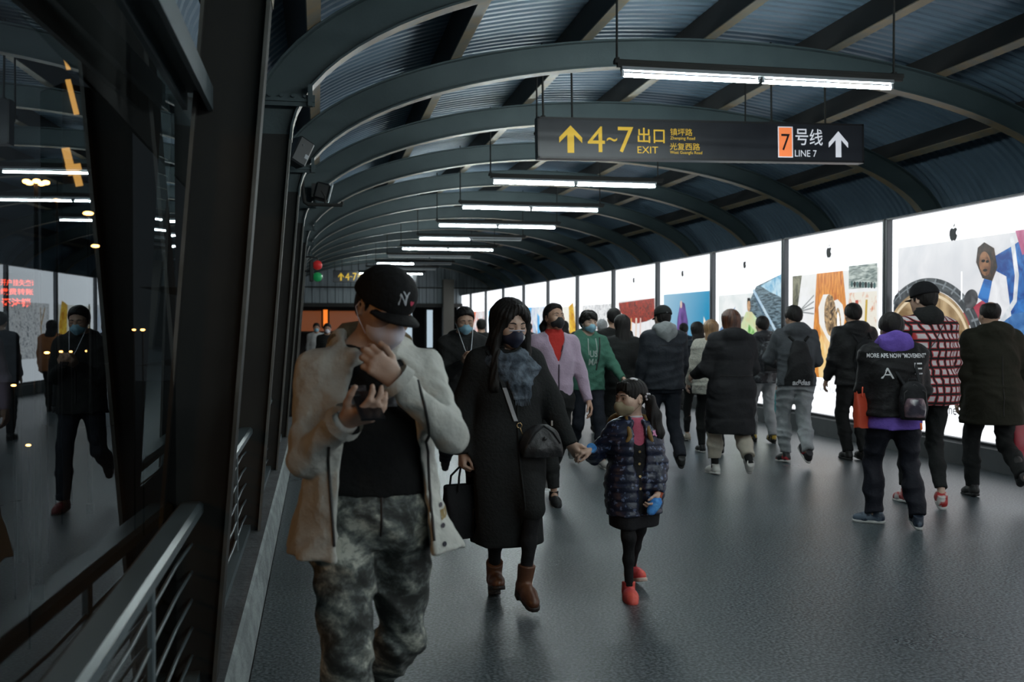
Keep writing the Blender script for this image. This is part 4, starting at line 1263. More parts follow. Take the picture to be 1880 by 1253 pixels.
def shoe(r, k, parent, m, sole, name='shoe', L=1.0, boot=0.0, heel=0.0, vox=.006, thick=.024, sole_name='sole'):
    s = r.s * L; a = r.ank[k]; y, p = r.fyaw[k], r.fpitch[k]
    R = rotz(y) @ rotx(p)
    T = lambda x, yy, z: a + R @ (A3(x, yy, z) * s)
    g = -.085
    S = Sdf(.02 * s)
    fl = (R @ A3(0, 0, 1), 1.0)
    S.cap(T(0, .045, g + .045), T(0, -.06, g + .047), .034 * s, .040 * s)
    S.cap(T(0, -.06, g + .045), T(.0, -.155, g + .036), .041 * s, .026 * s)
    S.cap(T(0, -.09, g + .04), T(0, -.13, g + .036), .043 * s, .036 * s, .03 * s)
    S.plane(T(0, 0, g + .012), R @ A3(0, 0, -1), 'x')
    if boot:
        up = unit(r.knee[k] - a)
        S.cap(T(0, .01, g + .06), a + up * (.04 + boot) * s, .043 * s, .052 * s, .03 * s)
        S.plane(a + up * (.03 + boot) * s, up, 'x')
    else:
        S.cap(T(0, .03, g + .04), T(0, .02, g + .11), .037 * s, .042 * s)
        S.plane(T(0, 0, g + .115), R @ A3(0, .25, 1), 'x')
    o = S.mesh(vox, name, m, parent)
    S = Sdf(.0)
    Ri = R
    def fn(P):
        q = (P - a) @ Ri / s
        t = np.clip((q[:, 1] + .15) / .2, 0, 1)
        rr = .033 + .010 * np.sin(np.clip(1 - t, 0, 1) * 2.4)
        yy = np.clip(q[:, 1], -.148, .05)
        d2 = np.sqrt(q[:, 0] ** 2 + (q[:, 1] - yy) ** 2) - rr
        th = thick / 2 + heel / 2 * (q[:, 1] > -.0)
        dz = np.abs(q[:, 2] - (g + thick / 2 - heel / 2 * (q[:, 1] > -.0))) - th
        return (np.maximum(d2, dz) * s).astype(np.float32)
    c = T(0, -.05, g); S.fnc(fn, c - .16 * s, c + .16 * s, 0)
    S.mesh(vox, sole_name, sole, o)
    return o
def top_keys(r, hem, off=.025, hemw=1.0, hemd=1.0, chest=1.0, hemx=0.0, hemy=0.0, hipw=1.0):
    s = r.s; w = r.wide; sp = r.sp; z0 = r.zp; sz = r.shz
    zs = [(sz + .04 * s, .075, .066), (sz - .05 * s, .152, .098), (lerp(z0, sz, .72), .165 * chest, .118 * chest), (lerp(z0, sz, .4), .155 * lerp(1, hipw, .5), .112 * lerp(1, hipw, .5)), (z0 + .02 * s, .170 * hipw, .122 * hipw)]
    out = [(z, 0, sp(z) + .006 * s, a * s * w + off, (b * s + off) * r.bulk) for z, a, b in zs if z > hem + .02]
    last = zs[-1]
    if hem < z0: hx, hy = .172 * hemw, .125 * hemd
    else:
        hx, hy = .162 * hemw, .116 * hemd
    out.append((hem, hemx, sp(max(hem, z0)) + .006 * s + hemy, hx * s * w + off, (hy * s + off) * r.bulk))
    return out
def top(r, parent, m, hem=.85, off=.025, sleeve=.055, cuff=.04, vox=.01, hemw=1.0, hemd=1.0, name='jacket', wrinkle=.006, seed=2, open_front=None,
        neck_cut=.06, hood=0.0, collar=0.0, arms='LR', chest=1.0, quilt=0.0, matfn=None, freq=13, back_vent=None, extra=None, sleeve_end=.012, stretch=(1, 1, 1.5), puff=0.0, hemx=0.0, hemy=0.0, hipw=1.0):
    s = r.s; S = Sdf(.035 * s); hem = hem * s
    S.loft(top_keys(r, hem, off, hemw, hemd, chest, hemx, hemy, hipw), k=.05 * s, n=2.3)
    for k in 'LR':
        S.cap(r.neck * A3(0, 1, 1) + (r.sh[k] - r.neck) * A3(.3, 1, .25) - A3(0, 0, .02 * s), r.sh[k] + A3(0, 0, -.005), .058 * s + off * .6, sleeve * s + off * .5, .06)
    if open_front is not None:
        # V-shaped opening down the front; rows of (z, half width, centre x)
        K = np.array(sorted(open_front), np.float32)
        def fo(P):
            hw = np.interp(P[:, 2], K[:, 0], K[:, 1]); cx = np.interp(P[:, 2], K[:, 0], K[:, 2]) if K.shape[1] > 2 else 0
            yb = np.array([r.sp(0)]) * 0
            return np.maximum(np.abs(P[:, 0] - cx) - hw, P[:, 1] - (-.02 + np.where(P[:, 2] > r.zp, -(P[:, 2] - r.zp) * math.tan(r.lean), 0))).astype(np.float32)
        S.fnc(fo, A3(-.3, -.5, K[0, 0] - .05), A3(.3, .1, K[-1, 0]), .012, '-')
    for k, sg in (('L', 1), ('R', -1)):
        sh, el, wr = r.sh[k], r.elb[k], r.wri[k]
        if k in arms:
            e = wr + unit(wr - el) * sleeve_end * s
            S.cap(sh, el, sleeve * s + off * .55, sleeve * s * .88 + off * .4, .04); S.cap(el, e, sleeve * s * .88 + off * .4, cuff * s, .025)
    if hem < r.zp - .12 * s:   # a long coat gives way to the striding thighs
        for k in 'LR':
            S.cap(r.hip[k] + A3(0, 0, .02), r.knee[k], .085 * s + off * .7, .045 * s + off * .6, .14 * s)
    if hood:
        n = r.neck
        S.ell(n + A3(0, .085 * s, .00), A3(.125, .075, .075) * s * hood, None, .04 * s)
        S.cap(n + A3(-.085, .03, .015) * s, n + A3(-.05, -.075, -.03) * s, .042 * s * hood, .03 * s, .03); S.cap(n + A3(.085, .03, .015) * s, n + A3(.05, -.075, -.03) * s, .042 * s * hood, .03 * s, .03)
    if collar:
        n = r.neck
        S.loft([(n[2] - .05 * s, 0, n[1], .085 * s, .08 * s), (n[2] + collar * s, 0, n[1] - .012, .07 * s, .07 * s)], k=.03)
    if extra: extra(S)
    nc = r.neck
    S.cap(nc + A3(0, -.012 * s, .015), nc + A3(0, -.02 * s, .2), neck_cut * s, neck_cut * s * 1.3, .012, '-')
    cut = []
    for k in arms:
        d = unit(r.wri[k] - r.elb[k]); cut.append((r.wri[k] + d * sleeve_end * s, d))
    def cf(P):
        out = hem - P[:, 2]
        near_all = np.zeros(len(P), bool)
        for e, d in cut:
            q = P - e; t = q @ d; rad2 = (q * q).sum(1) - t * t
            near = (rad2 < (.068 * s) ** 2) & (t > -.15 * s)
            out = np.where(near, np.maximum(t, -.5), out)
        return out.astype(np.float32)
    S.fnc(cf, A3(-9, -9, -9), A3(9, 9, 9), .006, 'x')
    if wrinkle: S.noise(wrinkle, freq, seed, True, stretch)
    if quilt:
        per = puff or .1
        zt = r.shz
        S.post.append((quilt, 0, 0, False, A3(1, 1, 1), None))
        amp0 = quilt
        old = S.disp
        keep = S.post[:-1]
        def disp(P, keep=keep):
            S.post, sv = keep, S.post
            o = old(P); S.post = sv
            return o + amp0 * (np.abs(np.sin((P[:, 2] - zt) * PI / per)) ** .6 - .6).astype(np.float32)
        S.disp = disp
    return S.mesh(vox, name, m, parent, matfn=matfn)
# ---------------------------------------------------------------- hair, masks, caps
def skull(S, r, off, k=0, zc=.035):
    return S.ell(r.hd(0, .012, zc), (A3(.076, .094, .084) + off) * r.hs, r.HR, k)
def hair_short(r, parent, m, off=.016, front=.062, back=-.075, vox=.006, seed=3, curly=0.0, fringe=0.0, thin=0.0, name='hair', sides=0.0):
    h = r.hs; S = Sdf(.02 * h)
    skull(S, r, off)
    S.ell(r.hd(0, -.012, .078), A3(.068, .082, .05) * h, r.HR, .03 * h)
    S.ell(r.hd(0, .045, -.01), A3(.066, .062, .07) * h, r.HR, .03 * h)
    # hairline plane through forehead and nape
    p = r.hd(0, -.09, front); q = r.hd(0, .09, back)
    n = unit(np.cross(q - p, r.HR @ A3(1, 0, 0)));
    if float(n @ (r.HR @ A3(0, 0, 1))) > 0: n = -n
    S.plane(p, n, 'x', .012 * h)
    S.ell(r.hd(0, -.125, front - .055), A3(.075, .07, .06) * h, r.HR, .01 * h, '-')
    if fringe:
        for i in range(-3, 4):
            S.cap(r.hd(.018 * i, -.085 + .003 * i * i, .085), r.hd(.02 * i + .006, -.096 + .004 * i * i, .085 - fringe), .016 * h, .007 * h, .012 * h)
    for sg in (1, -1):
        S.cap(r.hd(sg * .079, -.02, .03), r.hd(sg * .079, -.022, -.01), .009 * h, .005 * h, .012 * h)
    if curly: S.noise(curly, 75, seed, False)
    else: S.noise(.0035, 70, seed, True, (1, 1, .35))
    return S.mesh(vox, name, m, parent)
def strands(S, r, amp=.004, freq=1):
    old = S.disp; R = r.HR; hc = r.head
    def disp(P):
        q = (P - hc) @ R
        a = np.arctan2(q[:, 0], q[:, 1] + .02)
        return old(P) + amp * (np.sin(a * 23 * freq + 3 * np.sin(q[:, 2] * 14)) * .6 + np.sin(a * 41 * freq + q[:, 2] * 9) * .4).astype(np.float32)
    S.post.append((amp, 0, 0, False, A3(1, 1, 1), None)); keep = S.post[:-1]
    def d2(P):
        sv = S.post; S.post = keep; o = disp(P); S.post = sv; return o
    S.disp = d2
def hair_long(r, parent, m, length=.38, width=.105, vox=.007, part=0.0, front_fall=0.0, name='hair', amp=.004, depth=.06, flare=1.15):
    h = r.hs; S = Sdf(.03 * h)
    skull(S, r, .018)
    S.ell(r.hd(0, .0, .07), A3(.078, .095, .062) * h, r.HR, .03 * h)
    S.ell(r.hd(part * .02, -.125, -.02), A3(.064, .085, .108) * h, r.HR, .012 * h, '-')
    S.ell(r.hd(0, -.10, -.10), A3(.078, .10, .10) * h, r.HR, .012 * h, '-')
    # fall down the back (kept upright)
    c = r.hd(0, .045, .0)
    S.loft([(c[2] - length * h, c[0], c[1] + .035 * h, width * flare * h, depth * h), (c[2] - length * .5 * h, c[0], c[1] + .03 * h, width * h, (depth + .005) * h), (c[2] - .05 * h, c[0], c[1] + .005 * h, .086 * h, .072 * h), (c[2] + .06 * h, c[0], c[1] - .01 * h, .075 * h, .07 * h)], k=.04 * h)
    if front_fall:
        for sg in (1, -1):
            a = r.hd(sg * .073, -.035, .06); b = r.hd(sg * .087, -.03, -.06); e = A3(b[0] + sg * .022, b[1] - .045, b[2] - front_fall * h)
            S.chain([a, b, e], [.022 * h, .030 * h, .036 * h], .03 * h, flat=(A3(1, 0, 0), 1.35)); S.chain([r.hd(sg * .01, -.078, .105), r.hd(sg * .055, -.075, .055), b], [.014 * h, .016 * h, .022 * h], .02 * h)
    strands(S, r, amp)
    return S.mesh(vox, name, m, parent)
def mask(r, parent, m, duck=0.0, vox=.004, strap=None, name='face_mask', top_z=-.005, wide=.062):
    h = r.hs; S = Sdf(.02 * h)
    S.ell(r.hd(0, -.046, -.050), A3(wide + .004, .066 + duck * .2, .056) * h, r.HR, 0)
    S.cap(r.hd(0, -.098 - duck, top_z - .014), r.hd(0, -.098 - duck * 1.2, -.045), .012 * h, .014 * h, .035 * h); S.cap(r.hd(0, -.098 - duck * 1.2, -.045), r.hd(0, -.085 - duck * .3, -.095), .014 * h, .012 * h, .035 * h)
    S.ell(r.hd(0, -.02, -.045), A3(.058, .062, .06) * h, r.HR, 0, '-')
    S.plane(r.hd(0, -.03, -.05), r.HR @ A3(0, 1, .0), 'x')
    S.plane(r.hd(0, -.1, top_z), r.HR @ A3(0, -.28, 1), 'x'); S.plane(r.hd(0, -.09, -.105), r.HR @ A3(0, 0, -1), 'x')
    o = S.mesh(vox, name, m, parent)
    for sg in (1, -1):
        mb = MB()
        mb.tube([r.hd(sg * wide * .96, -.036, -.018), r.hd(sg * .074, -.018, .004), r.hd(sg * .083, .014, .012), r.hd(sg * .088, .022, -.01), r.hd(sg * .080, .0, -.04), r.hd(sg * wide * .96, -.036, -.078)], .0018 * h, 6)
        mb.build('ear_loop', strap or m, o)
    return o
def cap_hat(r, parent, m, brim=.085, pitch=12, vox=.006, off=.020, name='cap', back=False):
    h = r.hs; S = Sdf(.015 * h)
    skull(S, r, off)
    S.ell(r.hd(0, -.01, .075), A3(.08, .095, .062) * h, r.HR, .03 * h)
    n = r.HR @ A3(0, math.sin(math.radians(pitch)), -math.cos(math.radians(pitch)))
    S.plane(r.hd(0, .0, .028), n, 'x', .006 * h)
    o = S.mesh(vox, name, m, parent)
    S = Sdf(.0); R = r.HR
    tp = math.tan(math.radians(pitch))
    def fn(P):
        q = (P - r.head) @ R / h
        z = .030 + (q[:, 1]) * tp * 1.0 - 3.0 * q[:, 0] ** 2
        dz = np.abs(q[:, 2] - z) - .0045
        d2 = np.sqrt((q[:, 0] / .082) ** 2 + ((q[:, 1] + .055) / (.06 + brim)) ** 2) - 1
        return (np.maximum(np.maximum(d2 * .08, dz), q[:, 1] + .055) * h).astype(np.float32)
    c = r.hd(0, -.1, .0); S.fnc(fn, c - .17 * h, c + .17 * h, 0)
    S.mesh(vox * .8, 'brim', m, o)
    mb = MB(); mb.ball(r.hd(0, .006, .0345 + .084 + off), .008 * h, 10, 6); mb.build('top_button', m, o)
    return o
def surf(o):
    """distance helper: tree over an object's mesh in its own coordinates"""
    me = o.data
    return BVHTree.FromPolygons([tuple(v.co) for v in me.vertices], [tuple(p.vertices) for p in me.polygons])
def decal(o, name, mt, vs, fs, center, right, up, parent=None, off=.003, back=.25):
    """lay flat lettering or a patch onto a garment: each point is dropped along the view normal onto the cloth"""
    tree = surf(o); c = Vector(center); rg = Vector(right).normalized(); u = Vector(up).normalized(); n = rg.cross(u).normalized()
    out = []; last = None
    for v in vs:
        p = c + rg * v[0] + u * v[1]
        hit = tree.ray_cast(p + n * back, -n, back * 2.2)
        if hit[0] is not None:
            p = hit[0] + n * off; last = (p - c).dot(n)
        elif last is not None: p = p + n * last
        out.append(p)
    mb = MB(); mb.add(out, fs)
    return mb.build(name, mt, parent if parent is not None else o)
def patch(w, h, nx=6, ny=6, rnd=0.0):
    vs = [((i / nx - .5) * w, (j / ny - .5) * h) for j in range(ny + 1) for i in range(nx + 1)]
    if rnd:
        vs = [(x * (1 - rnd * abs(2 * y / h) ** 2.5), y * (1 - rnd * .5 * abs(2 * x / w) ** 2.5)) for x, y in vs]
    fs = [(j * (nx + 1) + i, j * (nx + 1) + i + 1, (j + 1) * (nx + 1) + i + 1, (j + 1) * (nx + 1) + i) for j in range(ny) for i in range(nx)]
    return vs, fs
def ctext(s, size, bold=0.0, cut=True):
    vs, fs = text_geo(s, size, bold)
    x0 = min(v[0] for v in vs); x1 = max(v[0] for v in vs); z0 = min(v[1] for v in vs); z1 = max(v[1] for v in vs)
    return [(v[0] - (x0 + x1) / 2, v[1] - (z0 + z1) / 2) for v in vs], fs
def eyes_of(r, parent, look='down', iris=(0.02, 0.012, 0.008), brow=True, lash=.0016):
    h = r.hs
    EW = mat('eye white', (0.55, 0.53, 0.5), 0.25); IR = mat('iris', (0.012, 0.008, 0.006), 0.15); BR = mat('brow hair', (0.012, 0.010, 0.010), 0.8)
    for sg in (1, -1):
        mb = MB()
        if look != 'down':
            mb.ball(r.hd(sg * .032, -.0825, .006), (.0105 * h, .0105 * h, .0062 * h), 14, 8, 0)
            mb.ball(r.hd(sg * .032 + look[0], -.0905, .006), (.0052 * h, .0035 * h, .0055 * h), 12, 8, 1)
            ps = [r.hd(sg * (.032 + .0155 * math.cos(t)), -.0915 + .007 * abs(math.cos(t)) ** 2, .0075 + .0062 * math.sin(t)) for t in [PI * i / 8 for i in range(9)]]
        else:
            ps = [r.hd(sg * (.032 + .0165 * math.cos(t)), -.0922 + .0085 * abs(math.cos(t)) ** 2, .004 - .0045 * math.sin(t)) for t in [PI * i / 8 for i in range(9)]]
        mb.tube(ps, lash * h, 6, 2)
        mb.build('eye', [EW, IR, BR], parent)
    if brow:
        for sg in (1, -1):
            m2 = MB(); m2.tube([r.hd(sg * .014, -.097, .026), r.hd(sg * .030, -.0955, .031), r.hd(sg * .050, -.083, .026)], [.0036 * h, .0036 * h, .0018 * h], 6); m2.build('eyebrow', BR, parent)
# ================================================================ the crowd
SKIN = mat('skin', (0.4420, 0.2720, 0.1913), 0.5, 0.0, (0.3910, 0.2295, 0.1573), 9, 0.08, 90)
SKIN_P = mat('pale skin', (0.5440, 0.3655, 0.2805), 0.45, 0.0, (0.4845, 0.3145, 0.2338), 9, 0.06, 90)
HAIR = mat('black hair', (0.0143, 0.0131, 0.0131), 0.55, 0.0, (0.0161, 0.0145, 0.0136), 60, 0.25, 120, stretch=(1, 1, .12), spec=.18)
HAIR_BR = mat('red brown hair', (0.045, 0.016, 0.009), 0.42, 0.0, (0.11, 0.04, 0.018), 50, 0.25, 120, stretch=(1, 1, .12))
HAIR_BL = mat('light brown hair', (0.16, 0.085, 0.04), 0.45, 0.0, (0.33, 0.19, 0.09), 50, 0.25, 120, stretch=(1, 1, .12))
def cloth(name, c, rough=.8, c2=None, ns=6, bump=.25, bs=45, sheen=.0, **k):
    return mat(name, c, rough, 0.0, c2 or tuple(x * .82 for x in c), ns, bump, bs, spec=.12, sheen=sheen, **k)
BLACK = cloth('black cloth', (0.0209, 0.0220, 0.0220)); BLACK2 = cloth('black nylon', (0.0220, 0.0231, 0.0242), .5)
NAVY = cloth('navy cloth', (0.0198, 0.0231, 0.0308)); CHAR = cloth('charcoal denim', (0.0234, 0.0265, 0.0328), .8, (0.0312, 0.0351, 0.0421), 14)
GREY = cloth('mid grey cloth', (0.075, 0.082, 0.09)); LGREY = cloth('light grey jersey', (0.38, 0.40, 0.41), .85, (0.31, 0.33, 0.34), 8)
WHITE_SH = mat('white rubber', (0.55, 0.55, 0.53), .5); BLACK_SH = mat('black rubber', (0.012, 0.012, 0.012), .55)
ZIP = mat('zip tape', (0.012, 0.012, 0.012), .5); METAL = mat('bright metal', (0.6, 0.58, 0.52), .25, 1.0); GOLD = mat('gold metal', (0.7, 0.5, 0.26), .25, 1.0)
MASK_B = mat('blue mask', (0.26, 0.47, 0.58), .7, 0, (0.22, 0.42, 0.53), 20, .1, 80)
MASK_K = mat('black mask', (0.012, 0.013, 0.016), .7); MASK_W = mat('white mask', (0.80, 0.77, 0.86), .75, 0, (0.74, 0.71, 0.80), 8)
def figure(px, depth, heading, label, group=None, dx=0.0):
    p = pix(px, 626, depth)
    return empty('person', (p.x + dx, p.y, 0), heading, label, 'person', group)
AWAY = PI
def world_of(e, p):
    c, s = math.cos(e.rotation_euler.z), math.sin(e.rotation_euler.z)
    return Vector((e.location.x + p[0] * c - p[1] * s, e.location.y + p[0] * s + p[1] * c, p[2] + e.location.z))
def line_on(o, name, mt, pts, right, up, r, parent=None, off=.002, back=.3):
    """a cord or zip laid over a garment along points given in the garment's own coordinates"""
    tree = surf(o); n = Vector(right).cross(Vector(up)).normalized(); out = []
    for i in range(len(pts) - 1):
        for t in range(8):
            q = Vector(pts[i]).lerp(Vector(pts[i + 1]), t / 8)
            h = tree.ray_cast(q + n * back, -n, back * 2)
            if h[0] is not None: out.append(h[0] + n * off)
    if len(out) < 2: return None
    mb = MB(); mb.tube(out, r, 6); return mb.build(name, mt, parent if parent is not None else o)
FRONT = ((1, 0, 0), (0, 0, 1)); BACK = ((-1, 0, 0), (0, 0, 1))
def tote(name, loc, rz, w, h, d, m, label, cat='bag', drop=.12, hm=None, taper=.92, text=None, tm=None):
    """flat carrying bag that hangs from the point loc by two handles"""
    e = empty(name, loc, rz, label, cat)
    mb = MB(); z1 = -drop; z0 = -drop - h; rings = []
    for i in range(9):
        t = i / 8; k = lerp(taper, 1.0, math.sin(t * PI * .5)); bul = d * (.55 + .45 * math.sin(PI * min(1, t * 1.1 + .05)))
        if t < .01: bul = d * .9
        z = lerp(z0, z1, t); hw, hd_ = w / 2 * k, bul / 2
        rings.append([(hw * math.copysign(abs(math.cos(a)) ** .35, math.cos(a)), hd_ * math.copysign(abs(math.sin(a)) ** .5, math.sin(a)), z + .006 * math.sin(a * 3 + i)) for a in [2 * PI * q / 28 for q in range(28)]])
    mb.sweep(rings, smooth=True); mb.add(rings[0], [tuple(range(28))[::-1]])
    mb.build('bag_body', m, e)
    for sg in (-1, 1):
        hb = MB(); hb.tube([(-w * .25, sg * d * .4, z1 - .03), (-w * .22, sg * d * .35, z1 + drop * .5), (-w * .08, sg * .006, -.003), (w * .08, sg * .006, -.003), (w * .22, sg * d * .35, z1 + drop * .5), (w * .25, sg * d * .4, z1 - .03)], .006, 8); hb.build('handle', hm or m, e)
    if text:
        vs, fs = ctext(text, .05); mt = MB(); mt.add([(v[1] * 1.0, -d / 2 - .004, z0 + h * .5 + v[0]) for v in vs], fs); mt.build('lettering', tm, e)
    return e
def backpack(e, r, c, size, m, label, front=None, pocket=True, name='backpack', straps=None, pull=None, drop=.22, sw=.013, sq=1.0):
    """worn on the back; c is the centre in the figure's own coordinates"""
    o = empty(name, e.location, e.rotation_euler.z, label, 'bag')
    w, d, h = size; S = Sdf(.02); c = A3(*c)
    S.loft([(-h / 2, 0, 0, w * .44, d * .42), (-h * .3, 0, .0, w * .5, d * .5), (h * .15, 0, 0, w * .48, d * .45), (h * .42, 0, -.005, w * .36, d * .34), (h / 2, 0, -.01, w * .2, d * .2)], n=2.6, org=c)
    S.noise(.004, 18, 4)
    bd = S.mesh(.009, 'bag_body', m, o)
    if pocket:
        S = Sdf(.02); S.loft([(-h * .42, 0, 0, w * .36, d * .25), (-h * .1, 0, 0, w * .38, d * .3), (h * .08, 0, 0, w * .3, d * .2)], n=2.8, org=c + A3(0, d * .38, 0)); S.mesh(.009, 'front_pocket', front or m, o)
    mb = MB(); mb.tube([c + A3(-w * .4, d * .36, -h * .1), c + A3(-w * .38, d * .38, h * .22), c + A3(0, d * .28, h * .44), c + A3(w * .38, d * .38, h * .22), c + A3(w * .4, d * .36, -h * .1)], .004, 6); mb.build('zipper', ZIP, o)
    mb = MB(); mb.tube([c + A3(-.035, -d * .2, h * .46), c + A3(-.025, -d * .15, h * .56), c + A3(.025, -d * .15, h * .56), c + A3(.035, -d * .2, h * .46)], .007, 8); mb.build('grab_loop', straps or m, o)
    for k, sg in (('L', 1), ('R', -1)):
        sh = r.sh[k]; mb = MB(); q = r.s * sq
        pts = [c + A3(sg * w * .28, -d * .3, h * .42), A3(sg * (abs(sh[0]) - .055 * q), sh[1] + .055 * q, sh[2] + .085 * q), A3(sg * (abs(sh[0]) - .05 * q), sh[1] - .035 * q, sh[2] + .088 * q), A3(sg * (abs(sh[0]) - .045 * q), sh[1] - .13 * q, sh[2] - .03 * q), A3(sg * (abs(sh[0]) - .02 * q), sh[1] - .10 * q, sh[2] - drop)]
        mb.tube(pts, sw, 8); mb.build('shoulder_strap', straps or m, o)
    if pull:
        mb = MB(); p = c + A3(*pull[0]); mb.tube([p, p + A3(0, .01, -.05)], .008, 6); mb.build('zip_pull', pull[1], o)
    return o
def shoes(r, e, m, sole, **k):
    for f in 'LR': shoe(r, f, e, m, sole, **k)
# walking stances: (x, y, z of the ankle at 1.75 m, toe pitch, toe yaw); negative y is ahead
W1 = {'L': (.085, -.26, .09, 8), 'R': (-.085, .27, .155, -36)}
W2 = {'R': (-.085, -.26, .09, 8), 'L': (.085, .27, .155, -36)}
N1 = {'L': (.09, -.12, .086, 0), 'R': (-.09, .13, .095, -10)}
N2 = {'R': (-.09, -.12, .086, 0), 'L': (.09, .13, .095, -10)}

# ---------------------------------------------------------------- 1: man in a pale jacket with a phone, close to the camera
def front_man():
    e = figure(681, 3.38, 0.05, 'person in a pale hooded jacket, black cap and camouflage trousers looking at a phone')
    r = Rig(1.775, lean=2, head=(24, 23, 6), wide=1.04, bulk=1.1, drop=.02,
            feet={'R': (-.075, -.16, .088, 4, -8), 'L': (.075, .42, .26, -62, 4)},
            hands={'R': (-.105, -.275, 1.265, (-.5, .5, -1)), 'L': (.055, -.235, 1.385, (.8, .2, -.75))})
    PH = A3(-.045, -.345, 1.315)
    b = body(r, e, SKIN_P, vox=.005, hands={
        'R': dict(dir=unit(A3(.62, -.62, .28)), palm=A3(.25, .45, .85), thumb_to=A3(-.3, -.2, 1), curl=((30, 40, 30), (26, 38, 30), (22, 36, 28), (20, 34, 26)), thumb=(48, 18), r=.0098),
        'L': dict(dir=unit(A3(-.72, .05, .62)), palm=A3(-.05, 1, -.02), thumb_to=A3(.3, 0, 1), curl=((38, 42, 25), (30, 50, 30), (35, 52, 30), (40, 55, 30)), thumb=(40, 20), r=.0098)})
    cap_m = cloth('cap black', (0.0143, 0.0143, 0.0149), .8)
    c = cap_hat(r, e, cap_m, vox=.004, brim=.06, pitch=6, off=.022)
    hair_short(r, e, HAIR, off=.008, front=.03, back=-.08, vox=.006)
    mk = mask(r, e, MASK_W, duck=.016, vox=.004, top_z=-.002)
    # cap emblem: two letters and a small heart
    W = mat('emblem white', (0.55, 0.58, 0.62), .6); PK = mat('emblem pink', (0.6, 0.06, 0.12), .6)
    ce = r.hd(-.004, -.1, .076); up = r.HR @ unit(A3(0, .42, 1)); rg = r.HR @ A3(1, 0, 0)
    for s_, ox, oy in (('N', -.004, -.004), ('Y', .004, .004)):
        vs, fs = ctext(s_, .046); decal(c, 'emblem', W, [(v[0] + ox, v[1] * 1.15 + oy) for v in vs], fs, ce, rg, up, off=.002)
    hv = [(.016 * math.sin(t) ** 3 * .6, (.013 * math.cos(t) - .005 * math.cos(2 * t) - .002 * math.cos(3 * t)) * .6) for t in [2 * PI * i / 20 for i in range(20)]]
    decal(c, 'heart', PK, [(x + .034, y - .012) for x, y in hv], [tuple(range(20))], ce, rg, up, off=.002)
    TEE = cloth('black tee', (0.0165, 0.0171, 0.0176), .9)
    t = top(r, e, TEE, hem=.985, off=.014, vox=.009, name='tee', arms='', wrinkle=.004, seed=5, neck_cut=.055)
    for ox in (-.055, .045):
        vs, fs = patch(.05, .07); decal(t, 'chest_print', mat('tee print', (0.3, 0.32, 0.36), .7, 0, (0.05, 0.05, 0.06), 25), vs, fs, (ox, -.2, 1.33), *FRONT)
    CAMO = bpy.data.materials.new('camouflage cloth'); n, l, bs = nodes_of(CAMO); bs.inputs['Roughness'].default_value = .8
    tc = n.new('ShaderNodeTexCoord'); r1 = n.new('ShaderNodeValToRGB'); t1 = n.new('ShaderNodeTexNoise'); t1.inputs['Scale'].default_value = 9; t1.inputs['Detail'].default_value = 9; t1.inputs['Roughness'].default_value = .68; t1.inputs['Distortion'].default_value = .25
    mp = n.new('ShaderNodeMapping'); mp.inputs['Scale'].default_value = (1, 1, 1.25); l.new(tc.outputs['Object'], mp.inputs[0]); l.new(mp.outputs[0], t1.inputs['Vector']); l.new(t1.outputs['Fac'], r1.inputs[0])
    cr = r1.color_ramp; cr.elements[0].position = .40; cr.elements[0].color = (.025, .028, .026, 1); cr.elements[1].position = .62; cr.elements[1].color = (.50, .51, .44, 1)
    for ps, c_ in ((.45, (.045, .05, .045, 1)), (.50, (.10, .115, .11, 1)), (.56, (.22, .235, .205, 1))):
        q = cr.elements.new(ps); q.color = c_
    l.new(r1.outputs[0], bs.inputs['Base Color'])
    bp = n.new('ShaderNodeBump'); bp.inputs['Strength'].default_value = .3; bp.inputs['Distance'].default_value = .02; t2 = n.new('ShaderNodeTexNoise'); t2.inputs['Scale'].default_value = 14; l.new(tc.outputs['Object'], t2.inputs['Vector']); l.new(t2.outputs['Fac'], bp.inputs['Height']); l.new(bp.outputs[0], bs.inputs['Normal'])
    tr = trousers(r, e, CAMO, loose=1.22, hem=.01, vox=.008, flare=1.08, wrinkle=.011, seed=3, waist=1.02)
    line_on(tr, 'fly_seam', ZIP, [(.02, -.3, 1.0), (.015, -.3, .86)], *FRONT, .004)
    JK = cloth('pale shell fabric', (0.54, 0.545, 0.50), .55, (0.47, 0.475, 0.44), 5, .7, 16, dist=1.0)
    LIN = cloth('tan lining', (0.20, 0.15, 0.09), .8)
    j = top(r, e, JK, hem=.80, off=.030, sleeve=.050, cuff=.042, vox=.008, hemw=1.50, hemd=1.45, hemx=.02, hipw=1.24, wrinkle=.007, seed=8, freq=20, stretch=(1.2, 1.2, .75), neck_cut=.085, hood=1.12, chest=1.04,
            open_front=[(.6, .165, .025), (.95, .15, .025), (1.2, .12, .02), (1.42, .085, .015), (1.52, .06, .01), (1.7, .06, .0)], sleeve_end=.005)
    for x0, x1, z0, z1 in ((.165, .185, .86, 1.42), (-.155, -.135, .86, 1.2)):
        line_on(j, 'zip_tape', ZIP, [(x1, -.3, z0), (x0 + .01, -.3, (z0 + z1) / 2), (x0 - .05 if x0 > 0 else x0, -.3, z1)], *FRONT, .005)
    for z in (.845, .90, .96):
        hb = decal(j, 'snap_button', mat('snap dark', (.03, .03, .04), .35, .6), [(.008 * math.cos(a), .008 * math.sin(a)) for a in [2 * PI * k / 12 for k in range(12)]], [tuple(range(12))], (.222, -.25, z), *FRONT, off=.004)
    vs, fs = patch(.035, .028); decal(j, 'woven_badge', mat('badge ochre', (.25, .17, .05), .7), vs, fs, (.235, -.25, .93), *FRONT)
    cuff = MB(); 
